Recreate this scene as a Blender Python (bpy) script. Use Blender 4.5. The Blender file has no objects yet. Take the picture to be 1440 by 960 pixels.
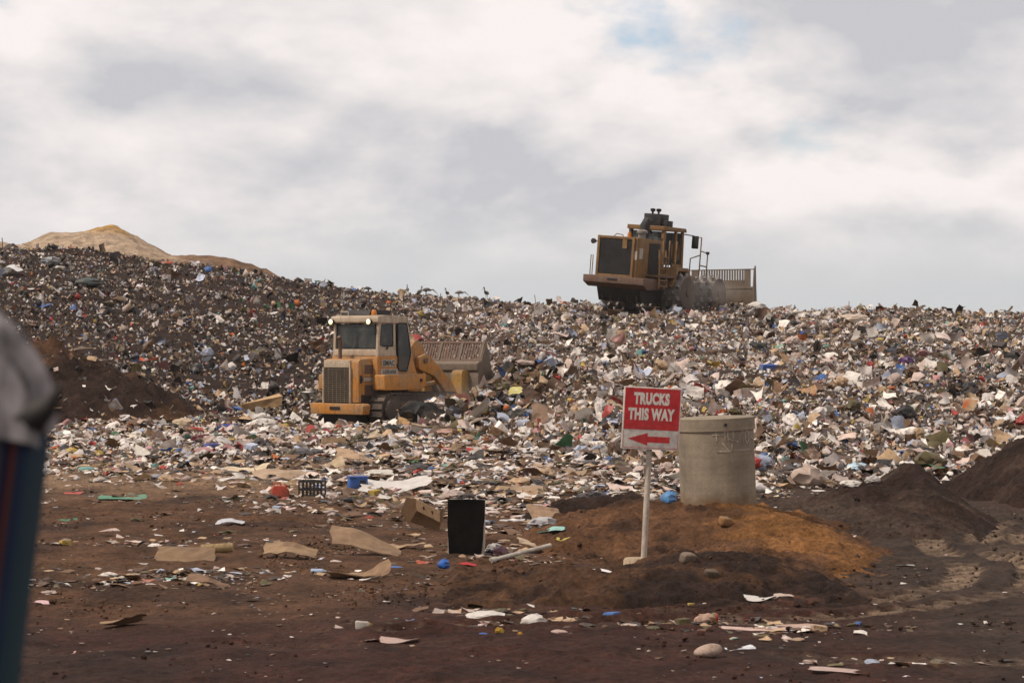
import bpy, bmesh, math, random
import numpy as np
from mathutils import Vector, Matrix, Euler

R = math.radians
rng = np.random.default_rng(11)
random.seed(5)
SC = bpy.context.scene
COL = SC.collection

# ------------------------------------------------------------------ camera
CAM_H, FPX = 2.5, 3000.0            # eye height in metres, focal length in photo pixels (1440 wide)
cam = bpy.data.cameras.new('camera')
cam.lens = 75.0; cam.sensor_width = 36.0; cam.clip_start = 0.1; cam.clip_end = 9000
cam.dof.use_dof = True; cam.dof.focus_distance = 48.0; cam.dof.aperture_fstop = 7.5
cam_o = bpy.data.objects.new('camera', cam); COL.objects.link(cam_o)
cam_o.location = (0, 0, CAM_H); cam_o.rotation_euler = (R(90), 0, 0)
SC.camera = cam_o
SC.render.engine = 'CYCLES'
SC.cycles.use_denoising = True
SC.cycles.max_bounces = 6; SC.cycles.diffuse_bounces = 3; SC.cycles.volume_bounces = 1
SC.cycles.transparent_max_bounces = 8
SC.view_settings.view_transform = 'Standard'; SC.view_settings.look = 'None'
SC.view_settings.exposure = 0.0; SC.view_settings.gamma = 1.0

# ------------------------------------------------------------------ world and sun
SUN_EL, SUN_AZ = R(54), R(-112)      # azimuth from +Y, negative = towards -X
def build_world():
    w = bpy.data.worlds.new('World'); SC.world = w; w.use_nodes = True
    nt = w.node_tree; N = nt.nodes; L = nt.links
    for n in list(N): N.remove(n)
    out = N.new('ShaderNodeOutputWorld')
    sky = N.new('ShaderNodeTexSky'); sky.sky_type = 'NISHITA'; sky.sun_disc = False
    sky.sun_elevation = SUN_EL; sky.sun_rotation = SUN_AZ
    sky.dust_density = 1.0; sky.air_density = 1.0
    bs = N.new('ShaderNodeBackground'); bs.inputs['Strength'].default_value = 0.14
    L.new(sky.outputs[0], bs.inputs['Color'])
    def math_(op, a=None, b=None, c=None, clamp=False):
        n = N.new('ShaderNodeMath'); n.operation = op; n.use_clamp = clamp
        for i, v in enumerate((a, b, c)):
            if v is None: continue
            if isinstance(v, (int, float)): n.inputs[i].default_value = v
            else: L.new(v, n.inputs[i])
        return n.outputs[0]
    def sstep(v, lo, hi):
        n = N.new('ShaderNodeMapRange'); n.interpolation_type = 'SMOOTHSTEP'
        n.inputs['From Min'].default_value = lo; n.inputs['From Max'].default_value = hi
        L.new(v, n.inputs['Value']); return n.outputs[0]
    tc = N.new('ShaderNodeTexCoord')
    sep = N.new('ShaderNodeSeparateXYZ'); L.new(tc.outputs['Generated'], sep.inputs[0])
    z = math_('MAXIMUM', sep.outputs[2], 0.0)
    den = math_('ADD', z, 0.46)
    px = math_('DIVIDE', sep.outputs[0], den); py = math_('DIVIDE', sep.outputs[1], den)
    cmb = N.new('ShaderNodeCombineXYZ'); L.new(px, cmb.inputs[0]); L.new(py, cmb.inputs[1])
    def noise(scale, detail, rough, off, dist=0.0):
        m = N.new('ShaderNodeMapping'); m.inputs['Location'].default_value = off
        L.new(cmb.outputs[0], m.inputs['Vector'])
        n = N.new('ShaderNodeTexNoise'); n.inputs['Scale'].default_value = scale
        n.inputs['Detail'].default_value = detail; n.inputs['Roughness'].default_value = rough
        n.inputs['Distortion'].default_value = dist
        L.new(m.outputs[0], n.inputs['Vector']); return n.outputs['Fac']
    n1 = noise(3.5, 13, 0.54, (2.35, 4.4, 0), 0.1)
    n1b = noise(3.5, 13, 0.54, (2.35, 4.4 - 0.055, 0), 0.1)       # the same deck a little farther off: gives lit rims
    n2 = noise(1.5, 5, 0.5, (7.7, 2.6, 3))
    cover = sstep(n1, 0.30, 0.43)
    thick = sstep(n1, 0.46, 0.66)
    rim = math_('MULTIPLY', math_('SUBTRACT', n1, n1b), 4.8)
    shade = math_('ADD', math_('MULTIPLY', thick, 0.55), math_('MULTIPLY', sstep(n2, 0.38, 0.62), 0.5))
    lum = math_('SUBTRACT', shade, rim, clamp=True)
    ramp = N.new('ShaderNodeValToRGB'); L.new(lum, ramp.inputs[0])
    e = ramp.color_ramp.elements
    e[0].position = 0.0; e[0].color = (0.96, 0.895, 0.875, 1)
    e[1].position = 1.0; e[1].color = (0.585, 0.585, 0.615, 1)
    m = e.new(0.45); m.color = (0.81, 0.77, 0.765, 1)
    bc = N.new('ShaderNodeBackground'); bc.inputs['Strength'].default_value = 1.0
    # low haze: the deck fades into one pale grey near the horizon
    hz = N.new('ShaderNodeMixRGB'); hz.inputs[1].default_value = (0.63, 0.64, 0.65, 1)
    lowv = math_('ADD', z, math_('MULTIPLY', math_('SUBTRACT', n1, 0.5), 0.08))
    fade = sstep(lowv, 0.018, 0.075)
    L.new(fade, hz.inputs[0]); L.new(ramp.outputs[0], hz.inputs[2]); L.new(hz.outputs[0], bc.inputs['Color'])
    mask = math_('MAXIMUM', cover, math_('SUBTRACT', 1.0, sstep(z, 0.05, 0.16)))
    mx = N.new('ShaderNodeMixShader'); L.new(mask, mx.inputs[0])
    L.new(bs.outputs[0], mx.inputs[1]); L.new(bc.outputs[0], mx.inputs[2])
    L.new(mx.outputs[0], out.inputs['Surface'])
build_world()
sun = bpy.data.lights.new('sun', 'SUN'); sun.energy = 3.3; sun.angle = R(3); sun.color = (1.0, 0.91, 0.80)
sun_o = bpy.data.objects.new('sun', sun); COL.objects.link(sun_o)
sd = Vector((math.sin(SUN_AZ) * math.cos(SUN_EL), math.cos(SUN_AZ) * math.cos(SUN_EL), math.sin(SUN_EL)))
sun_o.rotation_euler = sd.to_track_quat('Z', 'Y').to_euler()
sun_o.location = sd * 60

# ------------------------------------------------------------------ noise and terrain
def _hash(ix, iy, seed):
    h = (ix.astype(np.int64) * 374761393 + iy.astype(np.int64) * 668265263 + seed * 974634777) & 0xffffffff
    h = ((h ^ (h >> 13)) * 1274126177) & 0xffffffff
    h = (h ^ (h >> 16)) & 0xffffffff
    return h / 4294967295.0
def vnoise(x, y, seed=0):
    x = np.asarray(x, float); y = np.asarray(y, float)
    ix = np.floor(x); iy = np.floor(y); fx = x - ix; fy = y - iy
    fx = fx * fx * (3 - 2 * fx); fy = fy * fy * (3 - 2 * fy)
    a = _hash(ix, iy, seed); b = _hash(ix + 1, iy, seed); c = _hash(ix, iy + 1, seed); d = _hash(ix + 1, iy + 1, seed)
    return (a * (1 - fx) + b * fx) * (1 - fy) + (c * (1 - fx) + d * fx) * fy
def fbm(x, y, octs=4, seed=0, gain=0.5):
    s = 0; a = 1.0; t = 0
    for o in range(octs):
        s = s + a * vnoise(np.asarray(x) * 2 ** o + 17.3 * o, np.asarray(y) * 2 ** o - 9.1 * o, seed + o); t += a; a *= gain
    return s / t - 0.5
def sst(v, a, b):
    t = np.clip((np.asarray(v, float) - a) / (b - a), 0, 1); return t * t * (3 - 2 * t)

RU = np.array([-900, -200, 0, 150, 340, 450, 550, 700, 830, 1065, 1250, 1440, 1700, 2600], float)
RV = np.array([350, 340, 347, 352, 381, 399, 410, 421, 427, 430, 433, 435, 437, 440], float)
RX = (RU - 720) / FPX * 112; RZ = CAM_H + (480 - RV) * 112 / FPX - 0.12
PILES = [(0.55, 66.6, 1.1, 1.0, 1.0), (-2.0, 62.0, 0.95, 1.0, 0.62), (-0.7, 63.4, 0.8, 0.9, 0.45), (-3.7, 59.5, 1.5, 1.1, 0.16),
         (-8.2, 62.5, 1.6, 1.2, 0.35), (-11.0, 60.0, 1.8, 1.5, 0.25)]
def foot(X): return 66 - 25 * sst(X, -4.5, 4.0) - 5 * sst(X, -9, -16)
def hillmask(X, Y): return sst(Y - foot(X), -6, 3)
def zt(X, Y):
    X = np.asarray(X, float); Y = np.asarray(Y, float)
    yb = foot(X); zr = np.interp(X * 112 / np.maximum(Y, 60) * 0.5 + X * 0.5, RX, RZ)
    t = (Y - yb) / (112 - yb)
    tt = np.clip(t, 0, 1)
    prof = (np.sqrt(tt * tt + 0.006) - 0.0775) / (math.sqrt(1.006) - 0.0775)
    z = zr * prof
    z = np.where(Y > 112, zr - (Y - 112) * 0.035, z)
    z = np.where(Y > 150, np.maximum(zr - 1.33 - (Y - 150) * 0.03, -1.0), z)
    m = hillmask(X, Y) * (1 - sst(Y, 150, 260))
    z = z + m * (fbm(X / 5, Y / 5, 3, 3) * 0.55 + fbm(X / 1.3, Y / 1.3, 3, 9) * 0.38)
    z = z + (1 - m) * (fbm(X / 4, Y / 6, 3, 21) * 0.10)
    for (px, py, sx, sy, h) in PILES:
        z = z + h * np.exp(-((X - px) / sx) ** 2 - ((Y - py) / sy) ** 2)
    return z
def px2x(u, Y): return (u - 720) * Y / FPX
def px2z(v, Y): return CAM_H - (v - 480) * Y / FPX

# mounds: (name, colour key, function of X, Y giving height above 0)
def ridge_cap(X, Y, pts, n_amp, seed):
    """smooth union of elliptical heaps, each (x, y, rx, ry, h)"""
    z = np.full(np.shape(X), -0.25)
    for (x, y, rx, ry, h) in pts:
        d = np.sqrt(((X - x) / rx) ** 2 + ((Y - y) / ry) ** 2)
        k = h * (1.25 - d * 1.25) ; k = np.where(d < 0.35, h * (0.93 - 0.6 * (d - 0.12) - 0.0 * d), k)
        k = h * np.clip(1.06 - 0.9 * np.sqrt(d * d + 0.02), -0.6, 1)
        z = np.logaddexp(z * 14, k * 14) / 14
    return z + fbm(X * 1.1, Y * 1.1, 4, seed) * n_amp * 1.3 + fbm(X * 3.0, Y * 3.0, 5, seed + 7, 0.72) * n_amp * 2.0
M_PIPE = [(2.6, 27.3, 1.5, 3.0, 0.50), (1.6, 27.2, 1.35, 2.5, 0.45), (3.05, 25.9, 1.05, 2.1, 0.36)]
M_FRONT = [(1.95, 22.3, 0.75, 1.1, 0.27), (2.5, 22.7, 0.7, 1.0, 0.27), (0.7, 21.4, 1.1, 0.9, 0.14), (1.5, 21.6, 0.8, 0.8, 0.16)]
M_DARK = [(5.6, 30.0, 0.85, 2.0, 0.74), (5.0, 29.8, 1.15, 2.2, 0.50), (4.2, 30.4, 1.2, 1.6, 0.26)]
M_EDGE = [(9.7, 34.5, 2.3, 3.0, 1.7), (11.1, 34.0, 2.6, 3.2, 1.8)]
M_BERM = [(1.15, 29.9, 0.75, 0.5, 0.36), (0.75, 29.6, 0.6, 0.5, 0.26), (1.65, 30.0, 0.8, 0.6, 0.40)]
M_LEFT = [(-14.2, 65.4, 3.6, 4.0, 2.5), (-12.0, 64.4, 2.6, 3.0, 1.7), (-16.6, 66.0, 3.8, 4.0, 2.8)]
M_SAND = [(-23.6, 126, 5.2, 7, 9.15), (-26.5, 126, 7, 7, 8.7), (-32.0, 127, 9.0, 8, 8.4), (-18.5, 124, 7.5, 7, 7.45), (-15.2, 122, 5.0, 6, 6.6)]
MOUNDS = [
    ('soil_mound', M_PIPE, (0.0, 5.4, 22.6, 31), 0.045, 0.13, 31),
    ('soil_mound', M_FRONT, (-0.8, 3.6, 20.0, 24.4), 0.035, 0.13, 37),
    ('soil_mound', M_DARK, (2.2, 7.0, 27.0, 33.4), 0.05, 0.13, 41),
    ('soil_mound', M_EDGE, (6.2, 13.6, 31.0, 38), 0.06, 0.16, 47),
    ('soil_mound', M_BERM, (0.0, 2.6, 29.0, 30.8), 0.04, 0.10, 53),
    ('soil_mound', M_LEFT, (-20, -8.5, 60.5, 70.5), 0.12, 0.40, 59),
    ('sand_heap', M_SAND, (-44, -9.5, 116, 136), 0.22, 0.5, 67),
]
def sand_h(X, Y, pts, amp, seed):
    z = np.full(np.shape(X), 3.0)
    for (x, y, rx, ry, h) in pts:
        d = np.sqrt(((X - x) / rx) ** 2 + ((Y - y) / ry) ** 2)
        z = np.logaddexp(z * 5, (h - 2.6 * (np.sqrt(d * d + 0.03) - 0.17)) * 5) / 5
    return z + fbm(X / 1.8, Y / 1.8, 5, seed, 0.6) * amp * 1.6 + fbm(X / 5, Y / 7, 2, seed + 4) * 1.1
def mound_h(i, X, Y):
    name, pts, ext, step, amp, seed = MOUNDS[i]
    if name == 'sand_heap': return sand_h(X, Y, pts, amp, seed)
    return ridge_cap(X, Y, pts, amp, seed)
def z_all(X, Y):
    X = np.asarray(X, float); Y = np.asarray(Y, float)
    z = zt(X, Y)
    for i, m in enumerate(MOUNDS):
        x0, x1, y0, y1 = m[2]
        ins = (X > x0) & (X < x1) & (Y > y0) & (Y < y1)
        if np.any(ins): z = np.where(ins, np.maximum(z, mound_h(i, X, Y)), z)
    return z
def z1(x, y): return float(z_all(np.array([x]), np.array([y]))[0])
_YS = np.concatenate([np.arange(13, 60, 0.04), np.arange(60, 135, 0.1)])
def hit(u, v):
    """the ground point a design sketch puts at photo pixel (u, v)"""
    X = px2x(u, _YS); Z = px2z(v, _YS)
    zz = z_all(X, _YS); k = np.nonzero(zz >= Z)[0]
    i = k[0] if len(k) else len(_YS) - 1
    return float(X[i]), float(_YS[i]), float(zz[i])

# ------------------------------------------------------------------ materials
def lin(r, g, b):
    f = lambda c: (c / 255) / 12.92 if c / 255 <= 0.04045 else ((c / 255 + 0.055) / 1.055) ** 2.4
    return (f(r), f(g), f(b), 1)
def new_mat(name):
    m = bpy.data.materials.new(name); m.use_nodes = True
    nt = m.node_tree; b = nt.nodes['Principled BSDF']
    return m, nt.nodes, nt.links, b
def add_noise(N, L, scale, detail=5, rough=0.6, coord=None, vec='Object'):
    n = N.new('ShaderNodeTexNoise'); n.inputs['Scale'].default_value = scale
    n.inputs['Detail'].default_value = detail; n.inputs['Roughness'].default_value = rough
    if coord is None: coord = N.new('ShaderNodeTexCoord')
    L.new(coord.outputs[vec], n.inputs['Vector']); return n
def mix(N, L, fac, a, b, mode='MIX'):
    n = N.new('ShaderNodeMixRGB'); n.blend_type = mode
    for i, v in ((0, fac), (1, a), (2, b)):
        if isinstance(v, (int, float)): n.inputs[i].default_value = v
        elif isinstance(v, tuple): n.inputs[i].default_value = v
        else: L.new(v, n.inputs[i])
    return n.outputs[0]
def mrange(N, L, v, a, b, lo=0.0, hi=1.0):
    n = N.new('ShaderNodeMapRange'); n.inputs['From Min'].default_value = a; n.inputs['From Max'].default_value = b
    n.inputs['To Min'].default_value = lo; n.inputs['To Max'].default_value = hi
    L.new(v, n.inputs['Value']); return n.outputs[0]
def add_bump(N, L, b, height, strength, dist):
    n = N.new('ShaderNodeBump'); n.inputs['Strength'].default_value = strength; n.inputs['Distance'].default_value = dist
    L.new(height, n.inputs['Height']); L.new(n.outputs[0], b.inputs['Normal'])

def soil_material():
    """colour from the mesh attribute 'tint', mottled and crumbly"""
    m, N, L, b = new_mat('soil')
    a = N.new('ShaderNodeAttribute'); a.attribute_name = 'tint'
    g = N.new('ShaderNodeNewGeometry')
    n1 = add_noise(N, L, 1.7, 6, 0.62, g, 'Position'); n2 = add_noise(N, L, 14, 6, 0.7, g, 'Position')
    n3 = add_noise(N, L, 60, 3, 0.6, g, 'Position')
    k1 = mrange(N, L, n1.outputs['Fac'], 0.3, 0.7, 0.52, 1.5)
    k2 = mrange(N, L, n2.outputs['Fac'], 0.3, 0.7, 0.45, 1.65)
    c = mix(N, L, 1.0, a.outputs['Color'], k1, 'MULTIPLY'); c = mix(N, L, 1.0, c, k2, 'MULTIPLY')
    k3 = mrange(N, L, n3.outputs['Fac'], 0.6, 0.74)
    c = mix(N, L, k3, c, mix(N, L, 1.0, c, (2.0, 1.9, 1.8, 1), 'MULTIPLY'))
    L.new(c, b.inputs['Base Color']); b.inputs['Roughness'].default_value = 0.95
    b.inputs['Specular IOR Level'].default_value = 0.15
    h = N.new('ShaderNodeMath'); h.operation = 'ADD'; L.new(n2.outputs['Fac'], h.inputs[0])
    h2 = N.new('ShaderNodeMath'); h2.operation = 'MULTIPLY'; h2.inputs[1].default_value = 0.35
    L.new(n3.outputs['Fac'], h2.inputs[0]); L.new(h2.outputs[0], h.inputs[1])
    add_bump(N, L, b, h.outputs[0], 0.9, 0.06)
    return m
def tint_material(name, source, rough=0.55, trans=0.0, dirt=(0.16, 0.10, 0.065, 1), dirt_amt=0.6, scale=9.0, bump=0.3):
    """rubbish: colour from the object ('object') or from the mesh attribute 'tint'"""
    m, N, L, b = new_mat(name)
    if source == 'object':
        a = N.new('ShaderNodeObjectInfo'); col = a.outputs['Color']
        tc = N.new('ShaderNodeTexCoord'); coord, vec = tc, 'Object'
    else:
        a = N.new('ShaderNodeAttribute'); a.attribute_name = 'tint'; col = a.outputs['Color']
        coord, vec = N.new('ShaderNodeNewGeometry'), 'Position'
    n1 = add_noise(N, L, scale, 5, 0.65, coord, vec)
    n2 = add_noise(N, L, scale * 4, 4, 0.6, coord, vec)
    c = mix(N, L, mrange(N, L, n1.outputs['Fac'], 0.48, 0.72, 0, dirt_amt), col, dirt)
    c = mix(N, L, 1.0, c, mrange(N, L, n2.outputs['Fac'], 0.3, 0.7, 0.82, 1.15), 'MULTIPLY')
    L.new(c, b.inputs['Base Color']); b.inputs['Roughness'].default_value = rough
    b.inputs['Specular IOR Level'].default_value = 0.3
    add_bump(N, L, b, n2.outputs['Fac'], bump, 0.02)
    if trans > 0:
        t = N.new('ShaderNodeBsdfTranslucent'); L.new(c, t.inputs['Color'])
        mx = N.new('ShaderNodeMixShader'); mx.inputs[0].default_value = trans
        out = N['Material Output']; L.new(b.outputs[0], mx.inputs[1]); L.new(t.outputs[0], mx.inputs[2])
        L.new(mx.outputs[0], out.inputs['Surface'])
    return m
def paint_material(name, col, dust=(0.20, 0.14, 0.095, 1), dust_amt=0.75, rough=0.55, metal=0.0, scale=2.2, lo=0.42, hi=0.68, grime=0.6, spec=0.3):
    """machine paint or steel with dust that settles on upward faces and in blotches"""
    m, N, L, b = new_mat(name)
    tc = N.new('ShaderNodeTexCoord'); g = N.new('ShaderNodeNewGeometry')
    n1 = add_noise(N, L, scale, 7, 0.7, tc); n2 = add_noise(N, L, scale * 9, 4, 0.6, tc)
    sx = N.new('ShaderNodeSeparateXYZ'); L.new(g.outputs['Normal'], sx.inputs[0])
    up = mrange(N, L, sx.outputs[2], 0.2, 0.9, 0, 0.35)
    f = N.new('ShaderNodeMath'); f.operation = 'ADD'; f.use_clamp = True
    L.new(mrange(N, L, n1.outputs['Fac'], lo, hi, 0, dust_amt), f.inputs[0]); L.new(up, f.inputs[1])
    c = mix(N, L, f.outputs[0], col, dust)
    mg = N.new('ShaderNodeMapping'); mg.inputs['Scale'].default_value = (3.2, 3.2, 1.1); L.new(tc.outputs['Object'], mg.inputs[0])
    n4 = add_noise(N, L, scale * 0.9, 6, 0.7, mg, 'Vector')
    c = mix(N, L, mrange(N, L, n4.outputs['Fac'], 0.5, 0.72, 0, grime), c, mix(N, L, 1.0, c, (0.32, 0.27, 0.24, 1), 'MULTIPLY'))
    c = mix(N, L, 1.0, c, mrange(N, L, n2.outputs['Fac'], 0.3, 0.7, 0.78, 1.18), 'MULTIPLY')
    L.new(c, b.inputs['Base Color']); b.inputs['Metallic'].default_value = metal
    L.new(mrange(N, L, f.outputs[0], 0, 1, rough, 0.95), b.inputs['Roughness'])
    b.inputs['Specular IOR Level'].default_value = spec
    add_bump(N, L, b, n2.outputs['Fac'], 0.15, 0.01)
    return m
MAT = {}
MAT['soil'] = soil_material()
MAT['scrap'] = tint_material('mixed_scrap', 'attr', 0.6, 0.12, scale=5.0, bump=0.15, dirt_amt=0.5, dirt=(0.11, 0.065, 0.04, 1))
MAT['plastic'] = tint_material('film_plastic', 'object', 0.42, 0.18, scale=3.0)
MAT['card'] = tint_material('cardboard', 'object', 0.85, 0.0, scale=3.0, dirt_amt=0.85, dirt=(0.12, 0.07, 0.045, 1))
MAT['cloth'] = tint_material('cloth', 'object', 0.95, 0.0, scale=4.0)
MAT['hard'] = tint_material('moulded_plastic', 'object', 0.4, 0.0, scale=3.0, dirt_amt=0.45, bump=0.1)
MAT['orange'] = paint_material('orange_paint', (0.44, 0.18, 0.032, 1), dust=(0.27, 0.19, 0.12, 1), dust_amt=0.9)
MAT['yellow'] = paint_material('yellow_paint', (0.36, 0.20, 0.05, 1), dust_amt=0.6)
MAT['beige'] = paint_material('beige_paint', (0.46, 0.36, 0.26, 1), dust_amt=0.5)
MAT['ochre'] = paint_material('ochre_paint', (0.22, 0.112, 0.035, 1), dust=(0.12, 0.085, 0.06, 1), dust_amt=0.7)
MAT['rust'] = paint_material('dusty_brown_steel', (0.125, 0.068, 0.045, 1), dust=(0.17, 0.12, 0.09, 1), dust_amt=0.6)
MAT['hubsteel'] = paint_material('dark_hub_steel', (0.075, 0.05, 0.036, 1), dust=(0.11, 0.08, 0.06, 1), dust_amt=0.5)
MAT['blade'] = paint_material('worn_blade_steel', (0.14, 0.105, 0.078, 1), dust=(0.19, 0.14, 0.10, 1), dust_amt=0.6)
MAT['steel'] = paint_material('polished_worn_steel', (0.20, 0.185, 0.175, 1), dust=(0.17, 0.13, 0.105, 1), dust_amt=0.7, rough=0.5)
MAT['track'] = paint_material('dusty_track_steel', (0.065, 0.05, 0.042, 1), dust=(0.13, 0.095, 0.072, 1), dust_amt=0.8)
MAT['black'] = paint_material('black_paint', (0.013, 0.012, 0.012, 1), dust=(0.06, 0.048, 0.04, 1), dust_amt=0.5, rough=0.5)
MAT['grille'] = paint_material('grille_bars', (0.12, 0.085, 0.055, 1), dust=(0.2, 0.15, 0.10, 1))
MAT['label_white'] = paint_material('decal_white', (0.42, 0.38, 0.33, 1), dust_amt=0.5)
MAT['ink'] = paint_material('decal_ink', (0.03, 0.03, 0.035, 1), dust_amt=0.35)
MAT['amber'] = paint_material('amber_lens', (0.55, 0.17, 0.02, 1), dust_amt=0.2, rough=0.3)
MAT['seat_teal'] = paint_material('teal_upholstery', (0.09, 0.22, 0.19, 1), dust_amt=0.3, rough=0.8)
def glass_mat():
    m, N, L, b = new_mat('dusty_cab_glass')
    tc = N.new('ShaderNodeTexCoord'); n = add_noise(N, L, 3.0, 5, 0.6, tc)
    c = mix(N, L, mrange(N, L, n.outputs['Fac'], 0.4, 0.7, 0, 0.6), (0.025, 0.032, 0.034, 1), (0.13, 0.12, 0.105, 1))
    L.new(c, b.inputs['Base Color']); b.inputs['Roughness'].default_value = 0.12
    b.inputs['Alpha'].default_value = 0.86
    return m
MAT['glass'] = glass_mat()
def lamp_mat():
    m, N, L, b = new_mat('lit_work_lamp')
    b.inputs['Base Color'].default_value = (0.9, 0.8, 0.6, 1)
    b.inputs['Emission Color'].default_value = (1.0, 0.78, 0.42, 1); b.inputs['Emission Strength'].default_value = 1.0
    return m
MAT['lamp'] = lamp_mat()
def concrete_mat():
    m, N, L, b = new_mat('weathered_concrete')
    tc = N.new('ShaderNodeTexCoord')
    n1 = add_noise(N, L, 3.0, 7, 0.65, tc); n2 = add_noise(N, L, 40, 4, 0.6, tc)
    mp = N.new('ShaderNodeMapping'); mp.inputs['Scale'].default_value = (5, 5, 0.5); L.new(tc.outputs['Object'], mp.inputs[0])
    st = N.new('ShaderNodeTexNoise'); st.inputs['Scale'].default_value = 1.0; st.inputs['Detail'].default_value = 4; L.new(mp.outputs[0], st.inputs['Vector'])
    mp2 = N.new('ShaderNodeMapping'); mp2.inputs['Scale'].default_value = (0.6, 0.6, 30); L.new(tc.outputs['Object'], mp2.inputs[0])
    st2 = N.new('ShaderNodeTexNoise'); st2.inputs['Scale'].default_value = 1.0; st2.inputs['Detail'].default_value = 3; L.new(mp2.outputs[0], st2.inputs['Vector'])
    c = mix(N, L, mrange(N, L, n1.outputs['Fac'], 0.35, 0.68), (0.27, 0.215, 0.155, 1), (0.165, 0.13, 0.098, 1))
    c = mix(N, L, mrange(N, L, st.outputs['Fac'], 0.5, 0.72, 0, 0.55), c, (0.30, 0.235, 0.155, 1))
    c = mix(N, L, 1.0, c, mrange(N, L, st2.outputs['Fac'], 0.3, 0.7, 0.93, 1.06), 'MULTIPLY')
    c = mix(N, L, 1.0, c, mrange(N, L, n2.outputs['Fac'], 0.3, 0.7, 0.88, 1.1), 'MULTIPLY')
    gz = N.new('ShaderNodeNewGeometry'); sz = N.new('ShaderNodeSeparateXYZ'); L.new(gz.outputs['Position'], sz.inputs[0])   # mud splashed up the foot
    ad = N.new('ShaderNodeMath'); ad.operation = 'MULTIPLY_ADD'; ad.inputs[1].default_value = -0.55; L.new(n1.outputs['Fac'], ad.inputs[0]); L.new(sz.outputs[2], ad.inputs[2])
    c = mix(N, L, mrange(N, L, ad.outputs[0], 0.12, 0.32, 0.75, 0.0), c, (0.15, 0.082, 0.036, 1))
    L.new(c, b.inputs['Base Color']); b.inputs['Roughness'].default_value = 0.9
    b.inputs['Specular IOR Level'].default_value = 0.2
    add_bump(N, L, b, n2.outputs['Fac'], 0.25, 0.008)
    return m
MAT['concrete'] = concrete_mat()
MAT['sign_red'] = paint_material('sign_red', (0.46, 0.022, 0.026, 1), dust=(0.3, 0.12, 0.09, 1), dust_amt=0.18, rough=0.5, grime=0.25)
MAT['sign_white'] = paint_material('sign_white', (0.66, 0.60, 0.53, 1), dust=(0.45, 0.37, 0.29, 1), dust_amt=0.4, rough=0.5, grime=0.2)
MAT['post_white'] = paint_material('post_white', (0.47, 0.39, 0.32, 1), dust=(0.25, 0.18, 0.12, 1), dust_amt=0.5, rough=0.6)
MAT['block'] = paint_material('pale_block', (0.42, 0.31, 0.2, 1), dust=(0.2, 0.14, 0.09, 1), dust_amt=0.5, rough=0.9)
MAT['chalk'] = paint_material('chalk_marks', (0.40, 0.33, 0.265, 1), dust=(0.17, 0.13, 0.095, 1), dust_amt=0.8, rough=0.95, scale=9)
MAT['soot'] = paint_material('sooty_board', (0.006, 0.0055, 0.0055, 1), dust=(0.022, 0.016, 0.013, 1), dust_amt=0.7, rough=0.95, spec=0.08)
MAT['white_edge'] = paint_material('white_enamel', (0.48, 0.43, 0.37, 1), dust=(0.2, 0.15, 0.1, 1), dust_amt=0.5, rough=0.5)
MAT['wood'] = paint_material('pale_wood', (0.38, 0.27, 0.17, 1), dust=(0.18, 0.12, 0.08, 1), dust_amt=0.6, rough=0.85, scale=5)

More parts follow.
